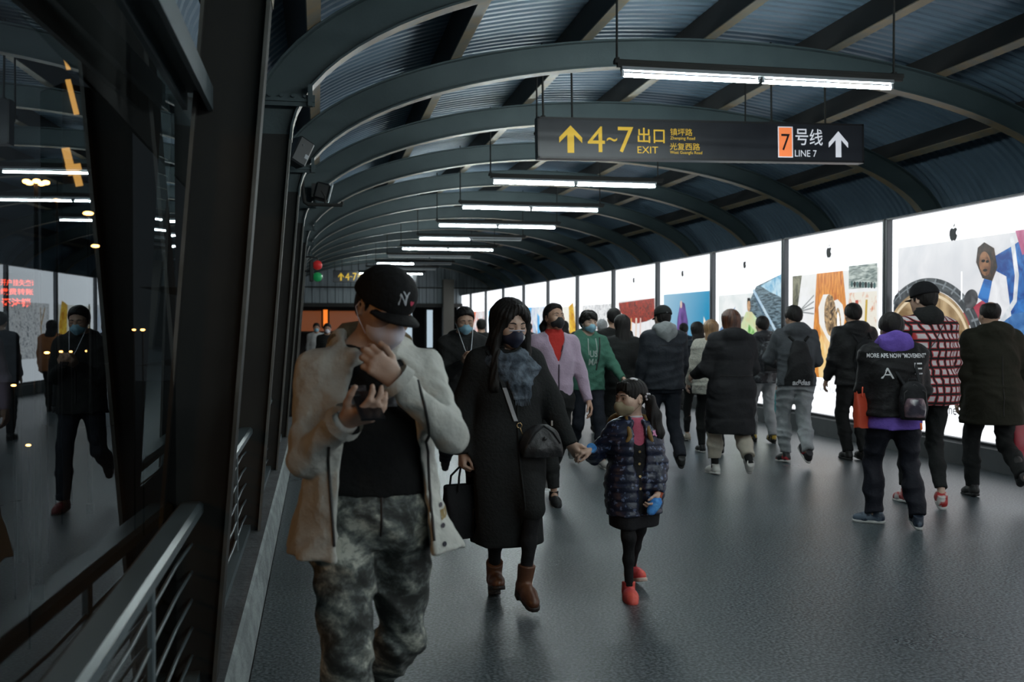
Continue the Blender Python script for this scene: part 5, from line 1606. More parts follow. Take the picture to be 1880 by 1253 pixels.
    for k in 'LR':
        d = unit(r.wri[k] - r.elb[k]); mb = MB(); mb.tube([r.wri[k] - d * .02, r.wri[k] + d * .012], [.062, .056], 20, cap=False); mb.build('cuff', JK, j)
    inn = MB(); n0 = r.neck
    inn.tube([A3(-.115, n0[1] + .02, n0[2] + .015), A3(-.075, n0[1] + .085, n0[2] + .055), A3(0, n0[1] + .11, n0[2] + .065), A3(.075, n0[1] + .085, n0[2] + .055), A3(.115, n0[1] + .02, n0[2] + .015)], .033, 12); inn.build('hood_lining', LIN, j)
    shoes(r, e, mat('navy leather', (.012, .013, .045), .35), BLACK_SH, vox=.006)
    ph = empty('smartphone', world_of(e, PH), .2, 'black smartphone held in the hand of the person in the pale jacket', 'phone')
    Rp = Matrix.Rotation(math.radians(-62), 3, 'X') @ Matrix.Identity(3)
    mb = MB(); mb.box((0, 0, 0), (.074, .0085, .155), Rp, bev=.003); mb.build('phone_case', mat('phone black', (.008, .008, .01), .25), ph)
    q = Rp @ Vector((-.022, -.0065, .058)); mb = MB(); mb.box(q, (.02, .004, .024), Rp, bev=.001); mb.build('camera_bump', BLACK_METAL, ph)
    return e
front_man()
# ---------------------------------------------------------------- 2: woman in the long black coat
def coat_woman():
    e = figure(928, 5.72, 0.06, 'person in a long black coat and patterned scarf holding a child by the hand')
    r = Rig(1.69, lean=1, head=(14, 15, 0), wide=.95, drop=.005, hsc=1.1,
            feet={'R': (-.045, .10, .13, -12, -4), 'L': (.055, -.24, .16, 16, 6)},
            hands={'L': (.345, -.10, .895, (.5, .6, -.6)), 'R': (-.255, -.03, .86, (-.5, .5, 0))})
    body(r, e, SKIN_P, fem=True, vox=.005, leg=.7, hands={'R': dict(curl=(62, 70, 40), thumb=(40, 35)), 'L': dict(dir=unit(A3(.55, -.3, -.75)), palm=A3(.6, .5, .5), thumb_to=A3(0, -1, .3), curl=(45, 55, 35), thumb=(35, 30))})
    eyes_of(r, e, 'down', lash=.0022)
    COAT = cloth('black wool', (0.0198, 0.0209, 0.0209), .95, (0.0231, 0.0242, 0.0242), 8, .3, 60)
    c = top(r, e, COAT, hem=.35, off=.040, sleeve=.060, cuff=.056, vox=.010, hemw=1.08, hemd=1.1, hemy=-.05, name='coat', wrinkle=.008, seed=21, freq=8, stretch=(1, 1, .45), neck_cut=.07, collar=.03, sleeve_end=.02)
    line_on(c, 'front_edge', COAT, [(.03, -.4, 1.2), (.035, -.4, .36)], *FRONT, .006)
    hair_long(r, e, HAIR, length=.46, width=.135, vox=.006, front_fall=.26, amp=.004, depth=.075, flare=1.22)
    NV = mat('navy mask', (.016, .020, .045), .6, 0, (.022, .027, .058), 10)
    m = mask(r, e, NV, duck=.006, vox=.004, top_z=-.010)
    mb = MB(); p = r.hd(.030, -.104, -.045); n = r.HR @ unit(A3(.4, -1, -.1)); mb.cyl(p - n * .012, p + n * .006, .0155, 16); mb.cyl(p + n * .006, p + n * .009, .011, 12); mb.build('exhale_valve', mat('valve white', (.5, .5, .5), .4), m)
    mb = MB(); mb.tube([r.hd(-.045, -.092, -.012), r.hd(0, -.113, -.004), r.hd(.045, -.092, -.012)], .0035, 6); mb.build('nose_strip', mat('strip grey', (.4, .42, .5), .4), m)
    # scarf: soft loops round the neck and one falling end
    SC_M = cloth('woven scarf', (0.045, 0.058, 0.075), .8, (0.15, 0.185, 0.225), 9, .5, 40, dist=1.5, contrast=(.36, .68))
    n0 = r.neck - A3(0, 0, .05); S = Sdf(.012)
    for j, (dz, rad, th) in enumerate(((.058, .082, .022), (.032, .098, .024), (.004, .108, .025), (-.026, .112, .026), (-.055, .106, .024))):
        pts = [n0 + A3(rad * math.sin(t) * 1.05 + .006 * math.sin(3 * t + j), -rad * math.cos(t) - .012 + (-.026 if math.cos(t) > 0 else 0), dz - .05 * max(0, math.cos(t - .35 + .25 * (j % 3))) + .014 * math.sin(2 * t + 1.7 * j)) for t in [2 * PI * i / 20 for i in range(21)]]
        S.chain(pts, [th] * 21, .010, flat=(A3(0, 0, 1), .85))
    for j in range(5):
        q = -.035 + .024 * j
        S.chain([n0 + A3(q, -.135, -.06), n0 + A3(q + .03, -.158 - .006 * (j % 2), -.14), n0 + A3(q * .8 + .045, -.158, -.215)], [.020, .019, .014], .007)
    S.chain([n0 + A3(.07, -.115, .03), n0 + A3(.125, -.13, -.05), n0 + A3(.112, -.14, -.13)], [.028, .034, .018], .02, flat=(A3(0, 1, 0), 1.8))
    S.noise(.005, 34, 12, True, (.8, .8, 1.6))
    sc = S.mesh(.005, 'scarf', SC_M, e)
    for i in range(9):
        mb = MB(); p = n0 + A3(.02 + .0095 * i, -.158, -.232 + .002 * abs(i - 4)); mb.tube([p + A3(0, .004, .015), p, p + A3(.004 * math.sin(i), -.003, -.03)], [.004, .0035, .002], 6); mb.build('fringe_tassel', SC_M, sc)
    trousers(r, e, cloth('black leggings', (0.0176, 0.0176, 0.0187)), loose=.8, hem=.03, vox=.008, wrinkle=.003, flare=.80, taper=.92)
    BOOT = mat('tan leather', (.15, .062, .030), .35, 0, (.10, .04, .02), 7)
    shoes(r, e, BOOT, mat('dark sole', (.02, .014, .012), .5), boot=.07, heel=.035, vox=.005, name='boot')
    # shoulder bag with its strap
    bc = A3(.155, -.215, .925)
    o = empty('handbag', world_of(e, bc), e.rotation_euler.z, 'black leather shoulder bag worn across the black coat', 'bag')
    LEA = mat('black leather', (0.0198, 0.0198, 0.0209), .48, 0, (0.0264, 0.0264, 0.0275), 6, .2, 60); S = Sdf(.02)
    S.loft([(-.085, 0, 0, .115, .045), (-.05, 0, 0, .122, .062), (.02, 0, 0, .105, .052), (.07, 0, 0, .07, .032), (.09, 0, 0, .04, .018)], n=2.8); S.noise(.004, 22, 3); bd = S.mesh(.006, 'bag_body', LEA, o)
    mb = MB(); mb.tube([(-.09, -.05, -.01), (-.05, -.045, .05), (0, -.03, .088), (.05, -.045, .05), (.09, -.05, -.01)], .005, 6); mb.build('flap_edge', BLACK2, o)
    mb = MB(); mb.ball((.0, -.063, .02), (.012, .006, .012), 12, 8); mb.build('clasp', LEA, o)
    STR = mat('grey strap', (.30, .30, .31), .5)
    a = A3(-.30 + .02, .02, .365); 
    def strip(name, p0, p1, w, m_, steps=6):
        mb = MB(); rr = []
        tree = surf(c); inv = world_of(e, (0, 0, 0))
        for i in range(steps + 1):
            q = lerp(np.array(p0), np.array(p1), i / steps); h = tree.ray_cast(Vector((q[0], -.6, q[1])), Vector((0, 1, 0)), .9)
            y = (h[0].y if h[0] else -.16) - .006
            rr.append([A3(q[0] - w, y, q[1]) - bc, A3(q[0] + w, y, q[1]) - bc, A3(q[0] + w, y - .004, q[1] + .003) - bc, A3(q[0] - w, y - .004, q[1] + .003) - bc])
        mb.sweep(rr, cap=True); return mb.build(name, m_, o)
    strip('strap', (-.045, 1.215), (.02, 1.03), .0115, STR)
    strip('dark_strap', (-.12, 1.42), (-.045, 1.215), .0115, BLACK2)
    mb = MB(); yb_ = -.175 - bc[1] - .045; k0 = A3(.024, 0, 1.022) - bc; ring = [(k0[0] + .014 * math.cos(t), yb_, k0[2] - .008 + .014 * math.sin(t)) for t in [2 * PI * i / 14 for i in range(14)]]
    mb.tube(ring, .0026, 6, closed=True); mb.tube([(k0[0] + .004, yb_, k0[2] - .022), (k0[0] + .014, yb_, k0[2] - .05), (k0[0] + .022, yb_ + .01, k0[2] - .06)], .0042, 8); mb.build('clip_ring', GOLD, o)
    mb = MB(); mb.box((.045, -.035, .10), (.012, .008, .03), bev=.002); mb.build('strap_end', METAL, o)
    tote('tote_bag', world_of(e, r.wri['R'] + A3(0, -.01, -.085)), e.rotation_euler.z + .5, .26, .30, .10, cloth('black canvas', (0.0154, 0.0154, 0.0165)), 'black tote bag carried by the person in the long black coat', drop=.10)
    return e
coat_woman()
# ---------------------------------------------------------------- 3: the girl
def girl():
    e = figure(1165, 5.85, 0.0, 'child in a navy quilted jacket, black tights and coral shoes')
    r = Rig(1.25, lean=0, head=(-68, 2, 0), child=True, wide=1.0,
            feet={'R': (-.075, -.10, .088, 4, -10), 'L': (.085, .34, .12, -14, 4)},
            hands={'R': (-.285, -.10, .865, (-.4, .6, -.8)), 'L': (.105, -.13, .605, (.8, .5, 0))})
    body(r, e, SKIN_P, fem=True, kid=True, vox=.0045, leg=.68, hands={'R': dict(dir=unit(A3(-.85, -.1, -.2)), palm=A3(.1, .5, -.9), thumb_to=A3(0, -1, .2), curl=(35, 40, 30)), 'L': dict(dir=unit(A3(-.5, -.4, -.7)), palm=A3(-.7, .3, .3), curl=(30, 35, 30))})
    eyes_of(r, e, (0.002,), lash=.0018)
    KM = mat('beige mask', (.30, .245, .155), .75, 0, (.26, .21, .13), 12); mask(r, e, KM, duck=.012, vox=.004, top_z=-.010, wide=.064)
    h = r.hs; S = Sdf(.02 * h); skull(S, r, .012); S.ell(r.hd(0, .0, .068), A3(.076, .093, .056) * h, r.HR, .02 * h)
    S.ell(r.hd(0, -.125, -.005), A3(.072, .075, .078) * h, r.HR, .01 * h, '-')
    p = r.hd(0, -.02, -.01); S.plane(p, r.HR @ unit(A3(0, -.55, -1)), 'x', .01 * h); S.ell(r.hd(.085, .008, -.01), A3(.022, .03, .045) * h, r.HR, .006 * h, '-'); S.ell(r.hd(-.085, .008, -.01), A3(.022, .03, .045) * h, r.HR, .006 * h, '-')
    for i in range(-2, 3): S.cap(r.hd(.022 * i, -.065, .095), r.hd(.026 * i, -.087 + .003 * i * i, .058), .012 * h, .007 * h, .012 * h)
    strands(S, r, .0025); S.mesh(.005, 'hair', HAIR, e)
    for sg in (1, -1):
        S = Sdf(.02); a = r.hd(sg * .062, .052, .025); b = r.hd(sg * .082, .085, -.01)
        S.chain([a, b, A3(b[0] + .028, b[1] + .01, b[2] - .09), A3(b[0] + .04, b[1] + .0, b[2] - .19), A3(b[0] + .038, b[1] - .005, b[2] - .265)], [.018, .028, .044, .046, .014], .02); S.noise(.005, 40, 5, True, (1, 1, .2)); S.mesh(.005, 'ponytail', HAIR, e)
        mb = MB(); q = lerp(a, b, .4)
        for k in range(6): mb.ball(q + r.HR @ A3(sg * .016, .016 * math.cos(k), .018 * math.sin(k)), .008, 8, 6)
        mb.build('hair_bobble', mat('bobble pearl', (.55, .52, .56), .3), e)
    mb = MB(); mb.ball(r.hd(.03, -.01, .128), (.02, .012, .008), 10, 6); mb.ball(r.hd(.05, -.0, .124), (.012, .009, .007), 10, 6); mb.build('hair_clip', mat('clip white', (.75, .75, .78), .35), e)
    PINK = cloth('pink jersey', (.50, .11, .17), .85); DRESS = cloth('dark pinafore', (0.0176, 0.0176, 0.0198))
    n0 = r.neck
    t = top(r, e, PINK, hem=.86, off=.010, vox=.008, name='turtleneck', arms='', wrinkle=.002, neck_cut=.045, collar=.03)
    S = Sdf(.01); S.loft([(n0[2] - .005, 0, n0[1], .052, .05), (n0[2] + .03, 0, n0[1] - .008, .048, .047)]); S.mesh(.005, 'collar', mat('collar white', (.5, .46, .5), .8), e)
    d = top(r, e, DRESS, hem=.56, off=.018, vox=.008, name='pinafore', arms='', hemw=1.02, wrinkle=.004, freq=18, stretch=(1, 1, .4), neck_cut=.05, extra=lambda S: S.ell(A3(0, -.16, n0[2] - .02), A3(.075, .12, .135), None, .01, '-'))
    for i in range(4):
        decal(d, 'dress_button', mat('brass button', (.35, .26, .12), .35, .7), [(.0075 * math.cos(a), .0075 * math.sin(a)) for a in [2 * PI * k / 12 for k in range(12)]], [tuple(range(12))], (.0, -.2, .84 - .07 * i), *FRONT, off=.004)
    PUF = mat('navy quilted print', (.010, .014, .034), .38, 0, (.10, .13, .22), 44, .2, 40, contrast=(.62, .66), detail=1.0)
    j = top(r, e, PUF, hem=.665, off=.034, sleeve=.056, cuff=.046, vox=.007, hemw=1.02, wrinkle=.004, seed=9, freq=22, quilt=.007, puff=.052, neck_cut=.06, collar=.02, sleeve_end=.0, open_front=[(.6, .04, .0), (.8, .036, .0), (1.0, .032, 0), (1.2, .04, 0)])
    vs = [(.014 * math.cos(a) * (1 + .25 * math.cos(5 * a)), .014 * math.sin(a) * (1 + .25 * math.cos(5 * a))) for a in [2 * PI * k / 30 for k in range(30)]]
    decal(j, 'flower_badge', mat('badge pink', (.62, .25, .42), .7), [(x * 1.3, y * 1.3) for x, y in vs], [tuple(range(30))], (.098, -.2, .945), *FRONT, off=.005)
    trousers(r, e, cloth('black tights', (0.0176, 0.0176, 0.0187)), loose=.82, hem=.0, vox=.007, wrinkle=.0015, flare=.78, taper=.95)
    CORAL = mat('coral mesh', (.72, .10, .07), .55, 0, (.60, .06, .075), 9, .15, 60)
    shoes(r, e, CORAL, mat('pale sole', (.55, .42, .36), .55), vox=.005, L=1.32)
    # blue mitten on the far hand, blue cuff on the held one
    BL = mat('blue knit', (.02, .16, .50), .8, 0, (.10, .35, .72), 22, .3, 30); w = r.wri['L']; dd = unit(A3(-.5, -.4, -.7)); S = Sdf(.015)
    S.chain([w + dd * .03, w + dd * .075, w + dd * .125], [.03, .036, .024], .02, flat=(A3(0, 1, 0), 1.25)); S.noise(.003, 40, 2); S.mesh(.005, 'mitten', BL, e)
    mb = MB(); mb.tube([w - dd * .01, w + dd * .03], [.024, .026], 16); mb.build('mitten_cuff', mat('rust cuff', (.35, .07, .03), .8), e)
    w = r.wri['R']; dr = unit(r.wri['R'] - r.elb['R']); mb = MB(); mb.tube([w - dr * .012, w + dr * .022], [.03, .027], 16); mb.build('blue_cuff', BL, e)
    TAN = mat('tan webbing', (.20, .115, .03), .7)
    o = backpack(e, r, (0, .17, .90), (.24, .12, .30), TAN, 'tan school backpack worn by the child in the navy jacket', straps=TAN, drop=.08, sw=.013, sq=1.25)
    mb = MB(); mb.tube([(.135, .10, .70), (.150, .04, .62), (.156, .03, .52)], .010, 6); mb.build('strap_tail', mat('brown webbing', (.16, .05, .02), .7), o)
girl()
# ---------------------------------------------------------------- people further back, facing the viewer
def text_on(o, name, s_, size, mt, c, side, bold=0.0, sx=1.0, off=.004, slant=0.0):
    vs, fs = ctext(s_, size, bold)
    return decal(o, name, mt, [(v[0] * sx, v[1] + v[0] * slant) for v in vs], fs, c, *side, off=off)
def phone_man():
    e = figure(851, 9.2, .05, 'person in a dark padded jacket and blue mask typing on a phone with both hands')
    r = Rig(1.74, lean=2, head=(0, 14, 0), feet={'R': (-.10, .42, .30, -55), 'L': (.08, -.22, .09, 6)}, hands={'L': (.05, -.30, 1.24, (.5, .4, -1)), 'R': (-.06, -.30, 1.24, (-.5, .4, -1))})
    body(r, e, SKIN, vox=.007, hands={'L': dict(dir=unit(A3(-.2, -1, .35)), palm=A3(-.7, 0, .7), thumb_to=A3(0, 0, 1), curl=(40, 45, 30)), 'R': dict(dir=unit(A3(.2, -1, .35)), palm=A3(.7, 0, .7), thumb_to=A3(0, 0, 1), curl=(40, 45, 30))})
    eyes_of(r, e, 'down'); hair_short(r, e, HAIR, off=.014, front=.085); mask(r, e, MASK_B, vox=.005)
    j = top(r, e, BLACK, hem=.82, off=.04, vox=.011, wrinkle=.008, seed=4, hood=1.1, name='padded_jacket', collar=.03)
    line_on(j, 'zipper', ZIP, [(0, -.3, 1.38), (0, -.3, .84)], *FRONT, .006)
    text_on(j, 'chest_lettering', 'THE', .03, LGREY, (.11, -.2, 1.30), FRONT, sx=1.4)
    mb = MB(); n0 = r.neck; mb.tube([r.hd(.078, .0, -.02), n0 + A3(.06, -.11, .02), A3(.03, -.21, 1.36), A3(.0, -.25, 1.29)], .004, 6); mb.build('earphone_cord', mat('white cord', (.5, .52, .55), .5), e)
    mb = MB(); mb.tube([r.hd(-.078, .0, -.02), n0 + A3(-.06, -.11, .02), A3(-.03, -.21, 1.36), A3(.0, -.25, 1.29)], .004, 6); mb.build('earphone_cord', mat('white cord', (.5, .52, .55), .5), e)
    trousers(r, e, NAVY, loose=1.05, vox=.011); shoes(r, e, mat('dark red shoe', (.16, .02, .02), .5), BLACK_SH, vox=.008)
    ph = empty('smartphone', world_of(e, (0, -.385, 1.275)), e.rotation_euler.z, 'dark smartphone held in both hands by the person in the padded jacket', 'phone')
    R = Matrix.Rotation(math.radians(-55), 3, 'X'); mb = MB(); mb.box((0, 0, 0), (.072, .009, .15), R, bev=.003); mb.build('phone_case', mat('phone black', (.008, .008, .01), .25), ph); mb = MB(); mb.box(R @ Vector((0, .006, 0)), (.064, .003, .138), R); mb.build('screen', glow('phone screen', (.5, .6, .7), .25), ph)
phone_man()
def fleece_woman():
    e = figure(1016, 9.0, .10, 'person in a lilac zip fleece over a red turtleneck with a black mask')
    r = Rig(1.76, lean=1, head=(16, -8, 0), feet={'R': (-.06, -.20, .09, 10), 'L': (.06, .36, .17, -40)}, arm={'L': (8, 16, 14), 'R': (-14, 10, 16)}, bulk=1.05)
    body(r, e, SKIN, fem=True, vox=.007); eyes_of(r, e, (.002,))
    hair_short(r, e, HAIR, off=.009, front=.092, back=-.07); S = Sdf(.02); a = r.hd(0, .10, .02); S.chain([a, r.hd(-.03, .13, -.06), r.hd(-.06, .10, -.16)], [.03, .034, .02], .02); S.noise(.004, 40, 3, True, (1, 1, .3)); S.mesh(.008, 'ponytail', HAIR, e)
    mask(r, e, MASK_K, vox=.005)
    RED = cloth('red knit', (.42, .035, .03), .85); top(r, e, RED, hem=1.0, off=.012, vox=.01, name='turtleneck', arms='', wrinkle=.002, neck_cut=.045, collar=.05)
    LIL = cloth('lilac fleece', (.40, .31, .40), .95, (.35, .27, .35), 10, .3, 70, .3)
    j = top(r, e, LIL, hem=.93, off=.026, sleeve=.056, cuff=.042, vox=.009, wrinkle=.006, seed=6, name='fleece', neck_cut=.06, open_front=[(1.20, -.06, 0), (1.25, .0, 0), (1.33, .03, 0), (1.44, .065, 0), (1.6, .08, 0)])
    line_on(j, 'zipper', mat('mauve zip', (.07, .05, .075), .6), [(0, -.3, 1.26), (.005, -.3, .94)], *FRONT, .007)
    for sg in (-1, 1): line_on(j, 'collar_edge', mat('mauve zip', (.07, .05, .075), .6), [(0, -.3, 1.26), (sg * .035, -.3, 1.35), (sg * .07, -.3, 1.45)], *FRONT, .006)
    trousers(r, e, BLACK, loose=1.02, hem=.05, vox=.011); shoes(r, e, BLACK2, WHITE_SH, vox=.008)
fleece_woman()
def green_man():
    e = figure(1078, 11.3, .12, 'person in a green hoodie and light blue mask with curly dark hair')
    r = Rig(1.73, lean=3, head=(4, 4, 0), feet=W1, arm={'L': (24, 18, 28), 'R': (-10, 10, 15)}, bulk=1.05)
    body(r, e, SKIN_P, vox=.008); eyes_of(r, e, (.001,)); hair_short(r, e, HAIR, off=.024, front=.045, curly=.007, fringe=.04); mask(r, e, MASK_B, vox=.006)
    GR = cloth('green fleece', (.065, .17, .125), .9, (.055, .145, .105), 8, .25, 60)
    j = top(r, e, GR, hem=.86, off=.036, sleeve=.058, cuff=.044, vox=.010, wrinkle=.008, seed=13, hood=1.15, name='hoodie')
    for sg in (1, -1): line_on(j, 'drawstring', mat('pale cord', (.4, .45, .43), .7), [(sg * .045, -.3, 1.43), (sg * .05, -.3, 1.30), (sg * .045, -.3, 1.24)], *FRONT, .005)
    PT = mat('pale print', (.34, .42, .38), .8)
    text_on(j, 'chest_lettering', 'US', .10, PT, (.01, -.2, 1.26), FRONT, .002, .8); text_on(j, 'chest_lettering', 'MA', .10, PT, (.01, -.2, 1.17), FRONT, .002, .8)
    line_on(j, 'bag_strap', ZIP, [(.10, -.3, 1.44), (.07, -.3, 1.2), (.04, -.3, 1.06)], *FRONT, .009)
    trousers(r, e, NAVY, loose=1.05, vox=.012); shoes(r, e, mat('pale trainer', (.40, .38, .36), .6), WHITE_SH, vox=.009)
green_man()
# ---------------------------------------------------------------- people walking away
def long_hair_woman():
    e = figure(1143, 11.6, AWAY, 'person in a black coat with long dark hair walking away behind the child')
    r = Rig(1.69, lean=2, feet=W2); body(r, e, SKIN_P, fem=True, vox=.009)
    hair_long(r, e, HAIR, length=.46, width=.115, vox=.009); top(r, e, BLACK, hem=.55, off=.045, vox=.013, name='coat', hemw=1.05); trousers(r, e, BLACK2, loose=.95, vox=.013); shoes(r, e, BLACK_SH, BLACK_SH, vox=.010)
long_hair_woman()
def hooded_cap_man():
    e = figure(1219, 11.0, AWAY + .05, 'person in a black cap with a pale grey hood over a dark denim jacket')
    r = Rig(1.78, lean=3, head=(0, 0, 0), feet=W1, wide=1.06, arm={'L': (5, 10, 16), 'R': (8, 12, 24)}, bulk=1.05)
    body(r, e, SKIN_P, vox=.008)
    c = cap_hat(r, e, BLACK, vox=.007); hair_short(r, e, HAIR, off=.008, front=.03); text_on(c, 'cap_mark', 'm', .03, LGREY, r.hd(0, .10, .06), BACK, off=.003)
    j = top(r, e, CHAR, hem=.86, off=.046, sleeve=.064, cuff=.05, vox=.011, wrinkle=.008, seed=15)
    HG = cloth('pale hood jersey', (.26, .275, .28), .9); S = Sdf(.03); n0 = r.neck
    S.ell(n0 + A3(0, .10, .0), A3(.125, .07, .10), None, .04); S.cap(n0 + A3(-.10, .02, .03), n0 + A3(-.05, -.09, -.02), .045, .03); S.cap(n0 + A3(.10, .02, .03), n0 + A3(.05, -.09, -.02), .045, .03); S.chain([n0 + A3(-.09, .05, .05), n0 + A3(0, .10, .06), n0 + A3(.09, .05, .05)], [.04, .045, .04]); S.chain([n0 + A3(0, .13, -.02), n0 + A3(0, .145, -.10)], [.075, .02], .04, flat=(A3(0, 1, 0), 1.6)); S.noise(.006, 18, 4); S.mesh(.008, 'hood', HG, e)
    line_on(j, 'back_seam', ZIP, [(-.17, .3, 1.36), (.17, .3, 1.36)], *BACK, .003)
    trousers(r, e, NAVY, loose=1.08, vox=.012); shoes(r, e, BLACK_SH, BLACK_SH, vox=.009)
hooded_cap_man()
def bob_woman():
    e = figure(1281, 13.6, AWAY, 'person with a dark bob, dark jacket and slim black trousers walking away')
    r = Rig(1.62, lean=2, feet={'L': (.085, -.20, .09, 6), 'R': (-.085, .26, .20, -48)}); body(r, e, SKIN_P, fem=True, vox=.009)
    hair_long(r, e, HAIR, length=.22, width=.10, vox=.009); top(r, e, CHAR, hem=.78, off=.03, vox=.012); trousers(r, e, BLACK, loose=.92, hem=.04, vox=.012, flare=.85); shoes(r, e, mat('beige shoe', (.36, .32, .26), .6), mat('grey sole', (.16, .16, .15), .6), vox=.009)
bob_woman()
def sweater_woman():
    e = figure(1306, 12.4, AWAY - .1, 'person in a cream knitted sweater, half hidden by the black puffer coat')
    r = Rig(1.64, lean=2, feet=N1, arm={'L': (8, 12, 26), 'R': (2, 8, 20)}); body(r, e, SKIN_P, fem=True, vox=.009)
    hair_long(r, e, HAIR_BL, length=.30, width=.098, vox=.009); KN = cloth('cream knit', (.52, .50, .43), .95, (.42, .41, .36), 40, .5, 70); top(r, e, KN, hem=.78, off=.045, sleeve=.066, cuff=.05, vox=.011, name='sweater'); trousers(r, e, BLACK, loose=.95, vox=.013); shoes(r, e, BLACK_SH, WHITE_SH, vox=.01)
sweater_woman()
def puffer_woman():
    e = figure(1343, 10.5, AWAY + .03, 'person in a long black puffer coat with red-brown hair, beige trousers and white trainers')
    r = Rig(1.73, lean=2, feet={'L': (.11, -.17, .088, 4), 'R': (-.09, .26, .17, -46, -12)}, arm={'L': (10, 18, 60), 'R': (10, 18, 60)}); body(r, e, SKIN_P, fem=True, vox=.008)
    hair_long(r, e, HAIR_BR, length=.30, width=.098, vox=.007, amp=.005)
    PF = mat('black puffer nylon', (0.0168, 0.0178, 0.0198), .75, 0, (0.0208, 0.0218, 0.0238), 5, .25, 25, spec=.15)
    j = top(r, e, PF, hem=.455, off=.055, sleeve=.072, cuff=.055, vox=.010, hemw=1.08, hemd=1.15, name='puffer_coat', wrinkle=.007, seed=17, quilt=.012, puff=.20, hood=1.2, chest=1.05)
    line_on(j, 'waist_seam', ZIP, [(-.21, .4, 1.06), (0, .4, 1.05), (.21, .4, 1.06)], *BACK, .005)
    BE = cloth('beige twill', (.50, .46, .38), .8, (.44, .41, .34), 7, .2, 40)
    trousers(r, e, BE, loose=1.1, hem=.085, vox=.010, flare=1.15, wrinkle=.007)
    for k in 'LR':
        mb = MB(); d = unit(r.ank[k] - r.knee[k]); mb.tube([r.ank[k] - d * .10, r.ank[k] + d * .02], [.042, .038], 14); mb.build('sock', BLACK, e)
    shoes(r, e, mat('white trainer', (.55, .55, .52), .55), WHITE_SH, vox=.007)
puffer_woman()
def patterned_jacket_man():
    e = figure(1401, 13.6, AWAY, 'person in a dark patterned jacket and pale grey trousers with yellow shoes')
    r = Rig(1.70, lean=2, feet=N1, arm={'R': (2, 14, 10), 'L': (4, 8, 15)}); body(r, e, SKIN, vox=.009); hair_short(r, e, HAIR, vox=.009)
    PAT = mat('grey blotch print', (.014, .015, .02), .6, 0, (.11, .12, .13), 14, .2, 40, contrast=(.52, .62)); j = top(r, e, PAT, hem=.83, off=.045, vox=.012, hood=1.15, seed=18)
    trousers(r, e, LGREY, loose=1.15, vox=.012, wrinkle=.008); shoes(r, e, mat('yellow black shoe', (.45, .30, .03), .5, 0, (.015, .015, .015), 16, contrast=(.48, .52)), BLACK_SH, vox=.009)
    backpack(e, r, (0, .22, 1.16), (.28, .13, .42), PAT, 'dark blotched backpack worn by the person in pale grey trousers', front=BLACK2)
    tote('shopping_bag', world_of(e, r.wri['R'] + A3(0, 0, -.08)), .3, .24, .30, .10, mat('teal paper', (.03, .22, .24), .6, 0, (.10, .33, .34), 9), 'teal shopping bag held beside pale grey trousers', drop=.08)
patterned_jacket_man()
def grey_hood_man():
    e = figure(1461, 11.45, AWAY - .16, 'person in a grey hooded jacket with a black back panel and grey joggers')
    r = Rig(1.80, lean=3, head=(10, 12, 0), feet={'L': (.07, -.14, .088, 4, 14), 'R': (-.06, .26, .155, -38, 10)}, hands={'L': (.13, -.32, 1.12, (.8, .3, -.6)), 'R': (-.14, -.26, 1.05, (-.8, .4, -.6))}, wide=1.04)
    body(r, e, SKIN, vox=.008); hair_short(r, e, HAIR, vox=.007, off=.018)
    j = top(r, e, GREY, hem=.865, off=.042, sleeve=.060, cuff=.044, vox=.009, wrinkle=.008, seed=19, hood=1.2)
    S = Sdf(.02); c = A3(0, r.sp(1.16) + .148, 1.15); S.loft([(-.245, 0, .0, .17, .035), (-.10, 0, .02, .15, .05), (.10, 0, .018, .125, .045), (.24, 0, -.02, .075, .03), (.27, 0, -.05, .04, .02)], n=2.5, org=c); S.noise(.006, 15, 6); pk = S.mesh(.009, 'back_panel', BLACK2, e)
    for sg in (1, -1): line_on(j, 'shoulder_strip', BLACK, [(sg * .06, .3, 1.40), (sg * .115, .3, 1.46)], *BACK, .018)
    hemb = top(r, e, BLACK, hem=.862, off=.047, vox=.011, name='hem_band', arms='', wrinkle=.004, extra=None) if False else None
    text_on(pk, 'lettering', 'adidas', .085, mat('white print', (.62, .63, .65), .7), (-.01, .2, .935), BACK, .003, .95)
    trousers(r, e, cloth('grey jogger', (.34, .36, .37), .85, (.27, .29, .30), 8), loose=1.16, hem=.02, vox=.009, flare=1.05, wrinkle=.011, seed=22, taper=.9)
    shoes(r, e, mat('black red trainer', (.012, .012, .014), .5, 0, (.40, .02, .03), 10, contrast=(.60, .64)), WHITE_SH, vox=.007)
grey_hood_man()
def black_jacket_man():
    e = figure(1570, 11.8, AWAY - .05, 'person in a black jacket with a small backpack walking beside the orange poster')
    r = Rig(1.83, lean=4, head=(-6, 8, 0), feet={'L': (.07, -.02, .086, 0, 0), 'R': (-.06, .10, .09, -6, 0)}, arm={'L': (4, 12, 22), 'R': (6, 10, 30)}, wide=1.04); body(r, e, SKIN, vox=.008); hair_short(r, e, HAIR, vox=.007, off=.02)
    top(r, e, BLACK2, hem=.84, off=.05, sleeve=.066, cuff=.05, vox=.010, hood=1.2, seed=23, wrinkle=.008)
    trousers(r, e, BLACK, loose=1.14, vox=.011, wrinkle=.008); shoes(r, e, BLACK_SH, BLACK_SH, vox=.009)
    backpack(e, r, (-.04, .23, 1.19), (.30, .15, .44), cloth('black pack', (0.0178, 0.0188, 0.0208), .6), 'black backpack worn by the person beside the orange poster')
black_jacket_man()
